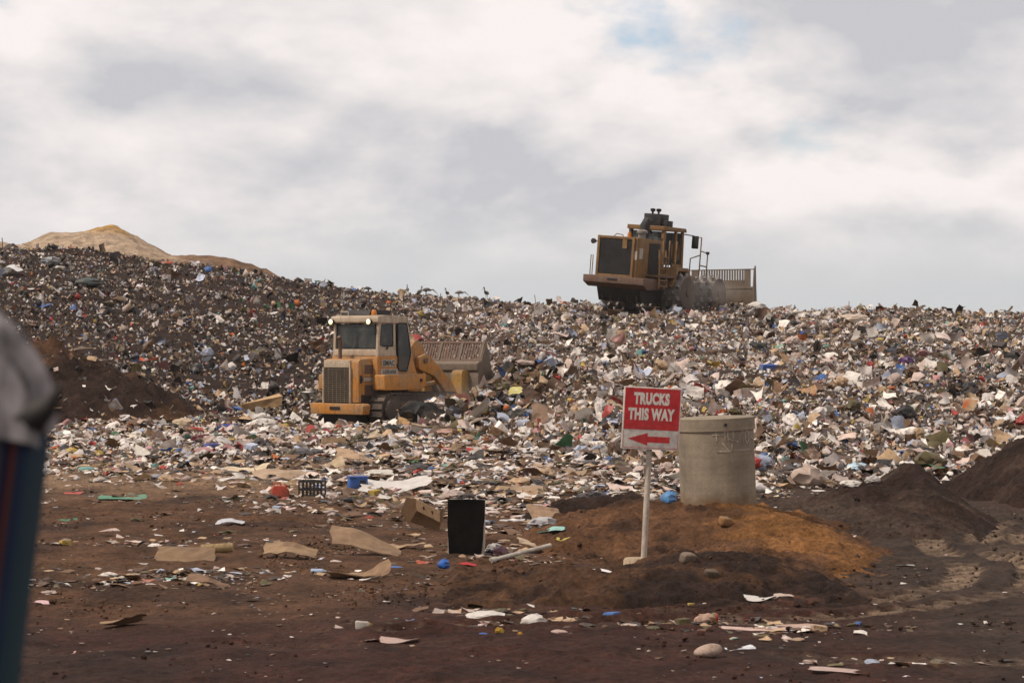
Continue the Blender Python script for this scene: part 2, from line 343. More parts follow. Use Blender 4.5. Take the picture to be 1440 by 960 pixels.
# ------------------------------------------------------------------ object helpers
def tag(o, label=None, cat=None, group=None, kind=None):
    if label: o['label'] = label
    if cat: o['category'] = cat
    if group: o['group'] = group
    if kind: o['kind'] = kind
    return o
def link(o, parent=None):
    COL.objects.link(o)
    if parent is not None: o.parent = parent
    return o
def empty(name, loc=(0, 0, 0), rot=(0, 0, 0)):
    o = bpy.data.objects.new(name, None); o.location = loc; o.rotation_euler = rot
    o.empty_display_size = 0.2
    return link(o)
class MB:
    """collects shapes for ONE mesh"""
    def __init__(s): s.v = []; s.f = []
    def add(s, vs, fs):
        k = len(s.v); s.v += [tuple(p) for p in vs]; s.f += [tuple(i + k for i in f) for f in fs]; return s
    def box(s, c, d, rot=None):
        vs = [Vector((x * d[0] / 2, y * d[1] / 2, z * d[2] / 2)) for x in (-1, 1) for y in (-1, 1) for z in (-1, 1)]
        if rot is not None: M = Euler(rot).to_matrix(); vs = [M @ p for p in vs]
        vs = [p + Vector(c) for p in vs]
        return s.add(vs, [(0, 1, 3, 2), (4, 6, 7, 5), (0, 4, 5, 1), (2, 3, 7, 6), (0, 2, 6, 4), (1, 5, 7, 3)])
    def prism(s, poly, lo, hi, axis='y'):
        """polygon in the plane across the axis, extruded from lo to hi (y: (x, z); x: (y, z); z: (x, y))"""
        mk = {'y': lambda a, b, t: (a, t, b), 'x': lambda a, b, t: (t, a, b), 'z': lambda a, b, t: (a, b, t)}[axis]
        n = len(poly)
        vs = [mk(a, b, lo) for a, b in poly] + [mk(a, b, hi) for a, b in poly]
        fs = [tuple(range(n)), tuple(range(2 * n - 1, n - 1, -1))] + [(i, n + i, n + (i + 1) % n, (i + 1) % n) for i in range(n)]
        return s.add(vs, fs)
    def tube(s, pts, r, n=8, cap=True):
        pts = [Vector(p) for p in pts]; rs = r if isinstance(r, (list, tuple)) else [r] * len(pts)
        vs = []; up0 = None
        for i, p in enumerate(pts):
            d = (pts[min(i + 1, len(pts) - 1)] - pts[max(i - 1, 0)]).normalized()
            if up0 is None: up0 = Vector((0, 0, 1)) if abs(d.z) < 0.9 else Vector((1, 0, 0))
            a = d.cross(up0).normalized(); b = a.cross(d).normalized(); up0 = b
            vs += [p + (a * math.cos(2 * math.pi * k / n) + b * math.sin(2 * math.pi * k / n)) * rs[i] for k in range(n)]
        fs = []
        for i in range(len(pts) - 1):
            for k in range(n): fs.append((i * n + k, i * n + (k + 1) % n, (i + 1) * n + (k + 1) % n, (i + 1) * n + k))
        if cap: fs += [tuple(range(n - 1, -1, -1)), tuple(range((len(pts) - 1) * n, len(pts) * n))]
        return s.add(vs, fs)
    def build(s, name, mat, parent=None, bevel=0.0, smooth=None, loc=None):
        me = bpy.data.meshes.new(name); me.from_pydata(s.v, [], s.f); me.update()
        bm = bmesh.new(); bm.from_mesh(me)
        bmesh.ops.recalc_face_normals(bm, faces=bm.faces)
        if bevel > 0:
            es = [e for e in bm.edges if len(e.link_faces) == 2 and e.calc_face_angle(0) > R(25)]
            bmesh.ops.bevel(bm, geom=es, offset=bevel, segments=2, profile=0.6, affect='EDGES', clamp_overlap=True)
        bm.to_mesh(me); bm.free()
        if smooth or bevel > 0:
            me.polygons.foreach_set('use_smooth', [True] * len(me.polygons))
            me.set_sharp_from_angle(angle=R(smooth or 35))
        me.materials.append(MAT[mat] if isinstance(mat, str) else mat)
        o = bpy.data.objects.new(name, me)
        if loc is not None: o.location = loc
        return link(o, parent)
def grid_mesh(name, X, Y, Z, mat, tint=None, smooth=True):
    ny, nx = X.shape
    co = np.stack([X, Y, Z], -1).reshape(-1, 3).astype(np.float32)
    i = np.arange(ny * nx).reshape(ny, nx)
    q = np.stack([i[:-1, :-1], i[:-1, 1:], i[1:, 1:], i[1:, :-1]], -1).reshape(-1, 4).astype(np.int32)
    return np_mesh(name, co, q, mat, tint, smooth)
def np_mesh(name, co, faces, mat, tint=None, smooth=False):
    """faces: (n, k) int array"""
    me = bpy.data.meshes.new(name); n, k = faces.shape
    me.vertices.add(len(co)); me.vertices.foreach_set('co', np.ascontiguousarray(co, np.float32).ravel())
    me.loops.add(n * k); me.loops.foreach_set('vertex_index', np.ascontiguousarray(faces, np.int32).ravel())
    me.polygons.add(n); me.polygons.foreach_set('loop_start', np.arange(0, n * k, k, dtype=np.int32))
    if smooth: me.polygons.foreach_set('use_smooth', np.ones(n, bool))
    me.update(calc_edges=True)
    if tint is not None:
        at = me.color_attributes.new('tint', 'FLOAT_COLOR', 'POINT')
        c = np.ones((len(co), 4), np.float32); c[:, :3] = tint; at.data.foreach_set('color', c.ravel())
    me.materials.append(MAT[mat] if isinstance(mat, str) else mat)
    o = bpy.data.objects.new(name, me); return link(o)
def text_mesh(body, w, h, name, mat, parent, depth=0.002, bold=0.0):
    """flat lettering fitted to w x h, lying in the local XZ plane, centred"""
    cu = bpy.data.curves.new(name, 'FONT'); cu.body = body; cu.align_x = 'CENTER'; cu.align_y = 'CENTER'
    cu.size = 1.0; cu.offset = bold; cu.space_character = 1.0 + bold * 1.6; cu.resolution_u = 4
    tmp = bpy.data.objects.new('tmp', cu); COL.objects.link(tmp)
    dg = bpy.context.evaluated_depsgraph_get(); me = bpy.data.meshes.new_from_object(tmp.evaluated_get(dg))
    bpy.data.objects.remove(tmp)
    co = np.array([v.co[:] for v in me.vertices]); lo, hi = co.min(0), co.max(0)
    bm = bmesh.new(); bm.from_mesh(me)
    for v in bm.verts:
        x = (v.co.x - (lo[0] + hi[0]) / 2) / (hi[0] - lo[0]) * w; z = (v.co.y - (lo[1] + hi[1]) / 2) / (hi[1] - lo[1]) * h
        v.co = (x, 0, z)
    r = bmesh.ops.extrude_face_region(bm, geom=bm.faces[:])
    for v in [g for g in r['geom'] if isinstance(g, bmesh.types.BMVert)]: v.co.y = -depth
    bmesh.ops.recalc_face_normals(bm, faces=bm.faces)
    for f in bm.faces: f.smooth = False
    bm.to_mesh(me); bm.free(); me.materials.clear(); me.materials.append(MAT[mat]); me.name = name
    return link(bpy.data.objects.new(name, me), parent)

# ------------------------------------------------------------------ ground
def axis_coords(parts, lo_far, hi_far):
    a = []
    for (x0, x1, st) in parts: a += list(np.arange(x0, x1 - 1e-6, st))
    a.append(parts[-1][1])
    def out(d, lim):
        r = []; st = 1.0; p = 0.0
        while p < lim: p += st; st *= 1.45; r.append(p)
        return r
    return np.array([a[0] - d for d in out(1, a[0] - lo_far)][::-1] + a + [a[-1] + d for d in out(1, hi_far - a[-1])])
def catmull(pts, n=40):
    pts = [np.array(p, float) for p in pts]; pts = [2 * pts[0] - pts[1]] + pts + [2 * pts[-1] - pts[-2]]; o = []
    for i in range(1, len(pts) - 2):
        for t in np.linspace(0, 1, n, endpoint=False):
            p0, p1, p2, p3 = pts[i - 1:i + 3]
            o.append(0.5 * ((2 * p1) + (p2 - p0) * t + (2 * p0 - 5 * p1 + 4 * p2 - p3) * t ** 2 + (3 * p1 - p0 - 3 * p2 + p3) * t ** 3))
    o.append(pts[-2]); return np.array(o)
TRACKS = [
    ([(-1.0, 18.2), (1.2, 19.3), (3.0, 20.3), (4.3, 21.6), (5.0, 23.6), (5.1, 26.0), (5.6, 28.5)], 0.20, 0.075),
    ([(0.8, 18.5), (2.8, 19.4), (4.4, 20.6), (5.4, 22.2), (5.8, 24.0), (6.0, 26.5), (6.6, 29.5)], 0.20, 0.075),
    ([(8.0, 20.6), (6.6, 21.4), (5.9, 22.8), (5.6, 24.6), (5.9, 27.0), (7.0, 30.0)], 0.19, 0.07),
    ([(8.5, 22.4), (7.2, 22.9), (6.5, 24.0), (6.3, 26.0), (6.8, 28.5)], 0.19, 0.07),
    ([(-7, 17.0), (-3, 17.6), (1, 17.2), (5, 16.6), (9, 16.8)], 0.26, 0.03),
    ([(-8, 24.5), (-4.5, 23.4), (-1.0, 22.8), (0.5, 20.8), (2.5, 18.6)], 0.22, 0.03),
    ([(-9, 31.0), (-5, 29.6), (-1.5, 29.8), (1.0, 31.5)], 0.25, 0.04),
    ([(-9, 37.5), (-5, 36.6), (-1.0, 37.4)], 0.3, 0.05),
]
def track_fields(X, Y):
    dz = np.zeros(X.shape); tr = np.zeros(X.shape)
    for k, (pts, w, dep) in enumerate(TRACKS):
        c = catmull(pts, 30); seg = np.diff(c, axis=0); ln = np.hypot(seg[:, 0], seg[:, 1]); cum = np.concatenate([[0], np.cumsum(ln)])
        lo = c.min(0) - 1; hi = c.max(0) + 1
        idx = np.nonzero((X > lo[0]) & (X < hi[0]) & (Y > lo[1]) & (Y < hi[1]))
        px, py = X[idx], Y[idx]; best = np.full(px.shape, 9.0); side = np.zeros(px.shape); al = np.zeros(px.shape)
        for i in range(len(seg)):
            t = np.clip(((px - c[i, 0]) * seg[i, 0] + (py - c[i, 1]) * seg[i, 1]) / (ln[i] ** 2 + 1e-9), 0, 1)
            ex = px - c[i, 0] - t * seg[i, 0]; ey = py - c[i, 1] - t * seg[i, 1]; d = np.hypot(ex, ey)
            m = d < best; best[m] = d[m]; al[m] = (cum[i] + t * ln[i])[m]
            side[m] = (ex * seg[i, 1] - ey * seg[i, 0])[m] / (ln[i] + 1e-9)
        inside = 1 - sst(best, w * 0.75, w * 1.1)
        lip = np.exp(-((best - w * 1.3) / (w * 0.3)) ** 2)
        lug = 0.5 + 0.5 * np.tanh(3.0 * np.sin((al + np.abs(side) * 0.8) * 2 * math.pi / 0.34))
        wear = sst(fbm(px * 0.7, py * 0.7, 2, 80 + k), -0.28, 0.12)
        if k == 4 or k > 5: lug = lug * 0.3
        dz[idx] += wear * (-dep * inside + dep * 0.45 * lip + inside * lug * dep * 0.9)
        tr[idx] = np.maximum(tr[idx], wear * inside * (0.2 + 0.8 * lug))
    return dz, tr
C_RED = np.array([0.040, 0.0165, 0.0115]); C_BROWN = np.array([0.082, 0.041, 0.022]); C_TAN = np.array([0.20, 0.125, 0.075])
C_DARK = np.array([0.026, 0.0145, 0.0105]); C_GREY = np.array([0.052, 0.034, 0.025]); C_HILL = np.array([0.06, 0.038, 0.027])
C_ORANGE = np.array([0.20, 0.088, 0.027]); C_SAND = np.array([0.31, 0.225, 0.155]); C_LITE = np.array([0.15, 0.103, 0.07])
def lerp(a, b, t): return a + (b - a) * np.asarray(t)[..., None]
def ground_tint(X, Y):
    n = fbm(X / 3.0, Y / 5.0, 4, 101); n2 = fbm(X / 1.0, Y / 1.6, 4, 111)
    yy = Y + n * 7
    c = lerp(np.broadcast_to(C_RED, X.shape + (3,)), C_BROWN, sst(yy, 17.5, 23.5))
    c = lerp(c, C_TAN, sst(yy, 31, 39) * (1 - sst(Y, 54, 62)) * (1 - sst(X, 0.5, 3.0)) * 0.9)
    c = lerp(c, C_GREY * 0.8, sst(X, 2.6, 4.2) * (1 - sst(Y, 38, 46)) * (0.8 + 0.2 * sst(n, -0.2, 0.2)))
    c = lerp(c, C_DARK, sst(n2, 0.06, 0.22) * 0.65 * (Y < 60))
    hm = hillmask(X, Y)
    soil = lerp(np.broadcast_to(C_DARK, X.shape + (3,)), C_HILL, sst(X / np.maximum(Y, 1) , -0.09, 0.0))
    return lerp(c, soil, hm)
def build_ground():
    xs = axis_coords([(-40, -12, 0.6), (-12, -6.5, 0.16), (-6.5, 2.0, 0.068), (2.0, 7.2, 0.05), (7.2, 12, 0.16), (12, 40, 0.6)], -4000, 4000)
    ys = axis_coords([(-4, 13, 0.8), (13, 15, 0.2), (15, 27, 0.055), (27, 36, 0.1), (36, 70, 0.25), (70, 150, 0.5)], -4000, 4000)
    X, Y = np.meshgrid(xs, ys)
    near = (np.abs(X) < 60) & (Y > -60) & (Y < 400)
    Z = np.where(near, zt(np.clip(X, -60, 60), np.clip(Y, 1, 400)), 0.0)
    Z = np.where(Y > 400, -1.0, Z); Z = np.where((np.abs(X) > 60) | (Y < 5), np.minimum(Z, 0.0), Z)
    fg = (Y < 48) * (1 - hillmask(X, Y))
    dz, tr = track_fields(X, Y)
    Z = Z + fg * (fbm(X * 1.6, Y * 1.1, 4, 131, 0.6) * 0.10 + np.abs(fbm(X * 3.8, Y * 2.6, 4, 137, 0.62)) * 0.13 * sst(fbm(X / 2, Y / 3, 3, 139), -0.15, 0.15)) + dz
    T = ground_tint(X, Y)
    T = lerp(T, np.where((X > 3.2)[..., None], C_LITE * 1.2, C_LITE * 0.75), tr * np.where(X > 2.0, 0.85, 0.45))
    o = grid_mesh('ground', X, Y, Z, 'soil', T.reshape(-1, 3)); tag(o, kind='structure')
build_ground()
def build_mounds():
    for i, (name, pts, (x0, x1, y0, y1), st, amp, seed) in enumerate(MOUNDS):
        X, Y = np.meshgrid(np.arange(x0, x1, st), np.arange(y0, y1, st))
        Z = mound_h(i, X, Y)
        if name == 'soil_mound': Z = Z + np.abs(fbm(X * 3.2, Y * 3.2, 4, seed + 21, 0.65)) * amp * 1.3
        # sink the rim under the ground so that no edge shows
        e = np.minimum.reduce([X - x0, X.max() - X, Y - y0, Y.max() - Y])
        Z = np.minimum(Z, zt(X, Y) - 0.12 + e * (1.6 if name == 'sand_heap' else 1.0))
        n = fbm(X * 0.9, Y * 0.9, 4, seed + 3); n2 = fbm(X * 2.2, Y * 2.2, 4, seed + 5)
        base = np.broadcast_to(C_BROWN, X.shape + (3,))
        if i == 0:
            T = lerp(base * np.array([1.15, 1.1, 1.0]), C_DARK, sst(n2, 0.02, 0.2) * 0.7)
            o_ = sst((X - 2.5) + (Y - 26) * 0.22 + n * 1.6 + n2 * 0.6, -0.1, 0.6) * (1 - sst(X - 3.95 + n, -0.3, 0.3))
            T = lerp(T, C_ORANGE, o_ * (0.75 + 0.5 * n2).clip(0, 1))
        elif i == 1: T = lerp(base * 0.85, C_DARK, sst(n + n2 * 0.5 - (Y - 22.6) * 0.12 + (X - 1) * 0.05, -0.08, 0.15))
        elif i == 2: T = lerp(np.broadcast_to(C_GREY, X.shape + (3,)), C_DARK, sst(n2 + (X - 5.2) * 0.25 + (Z - 0.35) * 0.7, -0.15, 0.25))
        elif i in (3, 4): T = lerp(np.broadcast_to(C_DARK, X.shape + (3,)), C_GREY, sst(n2, 0.0, 0.25) * 0.6)
        elif i == 5: T = lerp(np.broadcast_to(C_DARK * 1.05, X.shape + (3,)), C_BROWN * 0.75, sst(n, 0.0, 0.25))
        else:
            T = lerp(np.broadcast_to(C_SAND, X.shape + (3,)), C_SAND * 0.55, sst(n2 - (Z - 7.2) * 0.12, 0.05, 0.3))
            T = lerp(T, C_BROWN * 1.3, sst(X + n * 5, -21.5, -17.5) * 0.8)
            T = lerp(T, np.array([0.33, 0.185, 0.055]), sst(Z + n * 0.9, 8.75, 9.05) * sst(X, -25.6, -24.2) * 0.9)
        o = grid_mesh(name, X, Y, Z, 'soil', np.ascontiguousarray(T.reshape(-1, 3))); tag(o, kind='structure')
build_mounds()

# ------------------------------------------------------------------ rubbish shapes (unit size, lying around the origin)
def ico(sub):
    bm = bmesh.new(); bmesh.ops.create_icosphere(bm, subdivisions=sub, radius=1.0)
    v = np.array([x.co[:] for x in bm.verts]); f = np.array([[l.index for l in p.verts] for p in bm.faces]); bm.free(); return v, f
ICO = {k: ico(k) for k in (1, 2, 3, 4)}
def crease(p, r, n, amp):
    """sharp folds: sum of absolute values of random planes"""
    s = np.zeros(len(p))
    for k in range(n):
        d = r.normal(size=3); d /= np.linalg.norm(d); s += np.abs(p @ d - r.uniform(-0.6, 0.6)) * r.uniform(0.4, 1) * (1 if k % 2 else -1)
    return s * amp / math.sqrt(n)
def tri_quads(q): return np.concatenate([q[:, [0, 1, 2]], q[:, [0, 2, 3]]])
def s_bag(seed, sub=2):
    r = np.random.default_rng(seed); v, f = ICO[sub]; v = v.copy()
    rad = 1 + crease(v, r, 9, 0.5) + crease(v * 2.3, r, 9, 0.22) + r.uniform(-0.32, 0.32, len(v)) * (1.0 if sub < 3 else 0.45)
    v = v + r.normal(0, 0.13 if sub < 3 else 0.06, v.shape)
    v = v * np.clip(rad, 0.35, 1.6)[:, None] * np.array([0.5 * r.uniform(0.8, 1.2), 0.5 * r.uniform(0.6, 1.0), 0.34 * r.uniform(0.7, 1.2)])
    v[:, 2] += 0.12; v[:, 2] = np.where(v[:, 2] < -0.08, -0.08 + (v[:, 2] + 0.08) * 0.2, v[:, 2])
    return v, f
def s_film(seed, n=4, curl=0.35):
    r = np.random.default_rng(seed); g = np.linspace(-0.5, 0.5, n); X, Y = np.meshgrid(g, g)
    p = np.stack([X.ravel(), Y.ravel() * r.uniform(0.5, 1), np.zeros(n * n)], 1)
    p[:, :2] += r.uniform(-0.5, 0.5, (n * n, 2)) * 0.55 / n
    q = p * 2.2
    p[:, 2] = crease(q, r, 6, curl) + crease(q * 2.5, r, 6, curl * 0.35); p[:, 2] -= p[:, 2].min() * 0.8
    p[:, 0] += crease(q[:, [1, 2, 0]], r, 4, 0.12); p[:, 1] += crease(q[:, [2, 0, 1]], r, 4, 0.12)
    i = np.arange(n * n).reshape(n, n)
    return p, tri_quads(np.stack([i[:-1, :-1], i[:-1, 1:], i[1:, 1:], i[1:, :-1]], -1).reshape(-1, 4))
def s_card(seed, th=0.012):
    r = np.random.default_rng(seed); bend = r.uniform(-0.5, 0.5); ax = r.uniform(0.45, 0.95)
    c = r.uniform(-0.15, 0.15)
    out = np.array([(-0.5, -0.5), (c, -0.5), (0.5, -0.5), (0.5, 0.5), (c * 0.5, 0.5), (-0.5, 0.5)]) * np.array([1, ax])
    out += r.uniform(-0.06, 0.06, out.shape)
    z = np.where(out[:, 0] > c, (out[:, 0] - c) * bend, 0) + np.abs(out[:, 1]) * 0.05 * r.uniform(-1, 1)
    z -= z.min()
    top = np.column_stack([out, z + th]); bot = np.column_stack([out, z])
    v = np.concatenate([top, bot])
    f = [(0, 1, 4), (0, 4, 5), (1, 2, 3), (1, 3, 4), (6, 10, 7), (6, 11, 10), (7, 9, 8), (7, 10, 9)]
    for i in range(6): j = (i + 1) % 6; f += [(i, 6 + i, 6 + j), (i, 6 + j, j)]
    return v, np.array(f)
def s_board(seed, th=0.018):
    r = np.random.default_rng(seed); nx, ny = 8, 5; X, Y = np.meshgrid(np.linspace(-0.5, 0.5, nx), np.linspace(-0.5, 0.5, ny))
    p = np.stack([X.ravel(), Y.ravel(), 0 * X.ravel()], 1); c = r.uniform(-0.25, 0.25); sl = r.uniform(-0.25, 0.25)
    d = p[:, 0] - c - sl * p[:, 1]
    p[:, 2] = np.where(d > 0, d * r.uniform(-0.55, 0.55), 0) + crease(p * 1.8, r, 6, 0.15) + r.normal(0, 0.010, len(p))
    edge = (np.abs(p[:, 0]) > 0.49) | (np.abs(p[:, 1]) > 0.49); p[edge, :2] *= (1 - r.uniform(-0.03, 0.12, (edge.sum(), 1)))
    p[:, 2] -= p[:, 2].min(); n = len(p); v = np.concatenate([p + [0, 0, th], p])
    i = np.arange(n).reshape(ny, nx); q = np.stack([i[:-1, :-1], i[:-1, 1:], i[1:, 1:], i[1:, :-1]], -1).reshape(-1, 4)
    ring = np.concatenate([i[0, :], i[1:, -1], i[-1, -2::-1], i[-2:0:-1, 0]]); nxt = np.roll(ring, -1)
    return v, np.concatenate([tri_quads(q), tri_quads(q[:, ::-1] + n), tri_quads(np.stack([ring, ring + n, nxt + n, nxt], -1))])
def s_box(seed):
    r = np.random.default_rng(seed); d = np.array([0.5, 0.5 * r.uniform(0.5, 0.9), 0.5 * r.uniform(0.35, 0.7)])
    v = np.array([(x, y, z) for x in (-1, 1) for y in (-1, 1) for z in (-1, 1)], float) * d
    v[:, 2] += d[2] * 0.8; v += r.uniform(-0.07, 0.07, v.shape)
    q = np.array([(0, 1, 3, 2), (4, 6, 7, 5), (0, 4, 5, 1), (2, 3, 7, 6), (0, 2, 6, 4), (1, 5, 7, 3)])
    return v, tri_quads(q)
def s_bottle(seed, n=7):
    r = np.random.default_rng(seed); prof = [(-0.5, 0.13), (-0.48, 0.16), (0.18, 0.16), (0.3, 0.12), (0.38, 0.05), (0.5, 0.05)]
    k = r.uniform(0.75, 1.0); v = []
    for (x, rr) in prof:
        for j in range(n):
            a = 2 * math.pi * j / n; v.append((x, math.cos(a) * rr * k, math.sin(a) * rr + 0.14))
    f = []
    for i in range(len(prof) - 1):
        for j in range(n): f.append((i * n + j, i * n + (j + 1) % n, (i + 1) * n + (j + 1) % n, (i + 1) * n + j))
    t = list(tri_quads(np.array(f)))
    for j in range(1, n - 1): t += [np.array((0, j + 1, j)), np.array((5 * n, 5 * n + j, 5 * n + j + 1))]
    return np.array(v), np.array(t)
def s_stick(seed):
    r = np.random.default_rng(seed); w = r.uniform(0.02, 0.05); b = r.uniform(-0.05, 0.05)
    v = np.array([(x, y * w, z * w * 0.5 + 0.02 + (b if x == 0 else 0)) for x in (-0.5, 0, 0.5) for y in (-1, 1) for z in (-1, 1)], float)
    q = [(0, 1, 3, 2), (8, 10, 11, 9)]
    for i in (0, 4): q += [(i, i + 4, i + 5, i + 1), (i + 2, i + 3, i + 7, i + 6), (i, i + 2, i + 6, i + 4), (i + 1, i + 5, i + 7, i + 3)]
    return v, tri_quads(np.array(q))
KINDS = ['bag', 'film', 'card', 'paper', 'bottle', 'stick', 'rag', 'box', 'lump']
LOW = {'bag': [s_bag(100 + i, 2 if i < 1 else 1) for i in range(10)], 'film': [s_film(200 + i, 5 if i < 2 else 4, 0.6) for i in range(12)],
       'card': [s_card(300 + i) for i in range(8)], 'paper': [s_film(400 + i, 3, 0.22) for i in range(8)],
       'bottle': [s_bottle(500 + i, 5) for i in range(3)], 'stick': [s_stick(600 + i) for i in range(4)],
       'rag': [s_film(700 + i, 4, 0.3) for i in range(6)], 'box': [s_box(800 + i) for i in range(5)],
       'lump': [s_bag(900 + i, 1) for i in range(6)]}
HIGH = {'bag': [s_bag(100 + i, 3) for i in range(10)], 'film': [s_film(1200 + i, 9, 0.5) for i in range(10)],
        'card': [s_board(1300 + i) for i in range(8)], 'paper': [s_film(1400 + i, 7, 0.2) for i in range(8)],
        'bottle': [s_bottle(1500 + i, 12) for i in range(3)], 'stick': [s_stick(1600 + i) for i in range(4)],
        'rag': [s_film(1700 + i, 9, 0.28) for i in range(6)], 'box': [s_box(1800 + i) for i in range(6)]}
SIZE = {'bag': 1.2, 'film': 1.12, 'card': 1.1, 'paper': 0.9, 'bottle': 0.85, 'stick': 2.0, 'rag': 1.1, 'box': 1.0, 'lump': 0.7}
PAL = {  # name: (linear albedo, weight on the pale slope, weight on the dark slope)
    'off-white': ((0.78, 0.70, 0.62), 25, 6), 'grey-white': ((0.62, 0.55, 0.51), 17, 7), 'pinkish grey': ((0.52, 0.395, 0.335), 19, 8),
    'pale blue': ((0.40, 0.43, 0.52), 5, 4), 'tan': ((0.42, 0.28, 0.165), 14, 7), 'brown': ((0.13, 0.072, 0.042), 8.5, 20),
    'dark grey': ((0.055, 0.046, 0.043), 4.5, 17), 'black': ((0.018, 0.017, 0.017), 5.5, 15), 'blue': ((0.05, 0.12, 0.31), 1.2, 1.0),
    'red': ((0.36, 0.045, 0.035), 1.4, 1.0), 'pink': ((0.45, 0.22, 0.21), 2.0, 1.0), 'yellow': ((0.46, 0.32, 0.07), 1.3, 0.9),
    'green': ((0.06, 0.15, 0.075), 0.6, 0.5), 'teal': ((0.17, 0.33, 0.29), 0.7, 0.5), 'olive': ((0.10, 0.08, 0.035), 5, 6), 'orange': ((0.50, 0.13, 0.03), 0.8, 0.7)}
PN = list(PAL); PC = np.array([PAL[k][0] for k in PN]); PW = np.array([PAL[k][1] for k in PN]); PW /= PW.sum(); PD = np.array([PAL[k][2] for k in PN]); PD /= PD.sum()

# ------------------------------------------------------------------ machine placing (needed to keep rubbish out of them)
LOADER = dict(x=px2x(557, 65), y=65.0, th=R(35)); LOADER['z'] = px2z(598, 65)
COMP = dict(x=px2x(928, 107), y=107.0, th=R(31)); COMP['z'] = px2z(427, 107)
def in_machine(X, Y, m, x0, x1, hw):
    dx, dy = X - m['x'], Y - m['y']; s, c = math.sin(m['th']), math.cos(m['th'])
    a = dx * s + dy * c; b = -dx * c + dy * s
    return (a > x0) & (a < x1) & (np.abs(b) < hw)

# ------------------------------------------------------------------ scattering
def scatter():
    P = []                                             # X, Y, size, zone
    def band(y0, y1, n_per_m2, size_fn, cond, margin=1.06):
        area = (y1 - y0) * (0.24 * margin) * (y0 + y1); n = int(area * n_per_m2)
        Y = np.sqrt(rng.uniform(y0 ** 2, y1 ** 2, n)); X = rng.uniform(-1, 1, n) * 0.24 * margin * Y
        k = rng.uniform(0, 1, n) < cond(X, Y); X, Y = X[k], Y[k]
        P.append(np.stack([X, Y, size_fn(len(X))], 1))
    def hill_size(n):
        s = np.exp(rng.normal(math.log(0.092), 0.42, n)); big = rng.uniform(0, 1, n) < 0.022
        return np.where(big, rng.uniform(0.22, 0.5, n), np.clip(s, 0.05, 0.3))
    def dark_side(X, Y): return 1 - sst(X / Y, -0.085, -0.005) * 1.0
    def hill_cond(X, Y):
        gap = sst(fbm(X / 1.2, Y / 2.4, 4, 301, 0.65) + 0.06 * dark_side(X, Y), 0.03, 0.16) * (0.3 + 0.38 * dark_side(X, Y))
        return hillmask(X, Y) * (1 - gap)
    for y0 in range(36, 118, 4):
        dens = 62 if y0 < 56 else (44 if y0 < 76 else 27)
        band(y0, y0 + 4, dens, hill_size, hill_cond)
    # the tipping floor in front of the slope: thick near the foot, thinning out over the dirt
    def floor_cond(X, Y):
        n = fbm(X / 2.2, Y / 2.6, 3, 311)
        edge = 40.0 - 10.5 * sst(X, -6.0, -0.6) - 2.5 * sst(X, -0.6, 1.0)
        return sst(Y - edge + n * 6.0, -4.5, 5.0) ** 1.2 * (1 - hillmask(X, Y)) * (X < 4.5)
    band(24, 64, 62, lambda n: np.clip(np.exp(rng.normal(math.log(0.095), 0.5, n)), 0.035, 0.5), floor_cond)
    # loose litter on the dirt, in drifts
    def drift(X, Y):
        n = fbm(X / 1.5, Y / 2.2, 3, 321); line = np.exp(-((Y - 18.9 - 0.22 * np.abs(X - 1)) / 0.55) ** 2) * sst(X, -2.6, -0.6) * (1 - sst(X, 3.0, 4.4))
        l2 = np.exp(-((Y - 22.4 + 0.25 * (X + 4)) / 0.8) ** 2) * (1 - sst(X, -3.0, -1.6)) + np.exp(-((Y - 33.0) / 1.2) ** 2) * (1 - sst(X, -0.5, 1.0))
        l3 = np.exp(-((Y - 26.0) / 1.6) ** 2 - ((X - 0.1) / 1.3) ** 2)
        right = sst(X / Y, 0.075, 0.13)
        return np.clip((0.05 + 0.35 * sst(n, 0.05, 0.25) + line * 0.75 + l2 * 0.6 + l3 * 0.9) * (1 - 0.9 * right), 0, 1) * (1 - sst(Y, 44, 48))
    band(15.2, 46, 8.0, lambda n: np.clip(np.exp(rng.normal(math.log(0.075), 0.45, n)), 0.03, 0.26), drift)
    band(15.2, 46, 85, lambda n: rng.uniform(0.012, 0.06, n), lambda X, Y: 0.12 + 0.88 * drift(X, Y))
    for (px, py, sx, sy, n, s0, s1) in ((0.0, 18.8, 0.9, 0.28, 150, 0.02, 0.13), (1.5, 18.7, 0.8, 0.25, 200, 0.02, 0.15), (2.5, 18.3, 0.5, 0.3, 70, 0.02, 0.12), (-0.1, 19.6, 0.5, 0.2, 60, 0.03, 0.16),
            (-4.3, 22.4, 0.9, 0.5, 230, 0.03, 0.17), (-3.3, 22.8, 0.5, 0.3, 90, 0.03, 0.15), (-4.6, 27.0, 1.0, 0.7, 170, 0.03, 0.17), (-3.2, 30.8, 1.0, 0.6, 170, 0.03, 0.18), (0.1, 25.2, 0.7, 0.5, 260, 0.03, 0.16),
            (-0.5, 24.6, 0.9, 0.3, 150, 0.02, 0.11), (-1.6, 25.6, 0.6, 0.4, 60, 0.03, 0.12), (3.2, 16.6, 0.5, 0.1, 40, 0.03, 0.13), (-2.3, 33.0, 1.2, 0.7, 200, 0.03, 0.16)):
        P.append(np.stack([rng.normal(px, sx, n), rng.normal(py, sy, n), s0 + (s1 - s0) * rng.uniform(0, 1, n) ** 2.2], 1))
    for (px, py, sx, sy, h) in PILES[:3]:               # the heap the loader is pushing: thick with bigger pieces
        n = 520; P.append(np.stack([rng.normal(px, sx * 0.75, n), rng.normal(py, sy * 0.75, n), rng.uniform(0.08, 0.4, n) ** 1.0], 1))
    A = np.concatenate(P)
    X, Y = A[:, 0], A[:, 1]
    bad = in_machine(X, Y, LOADER, -3.15, 2.4, 1.25) | in_machine(X, Y, COMP, -4.6, 3.0, 1.5)
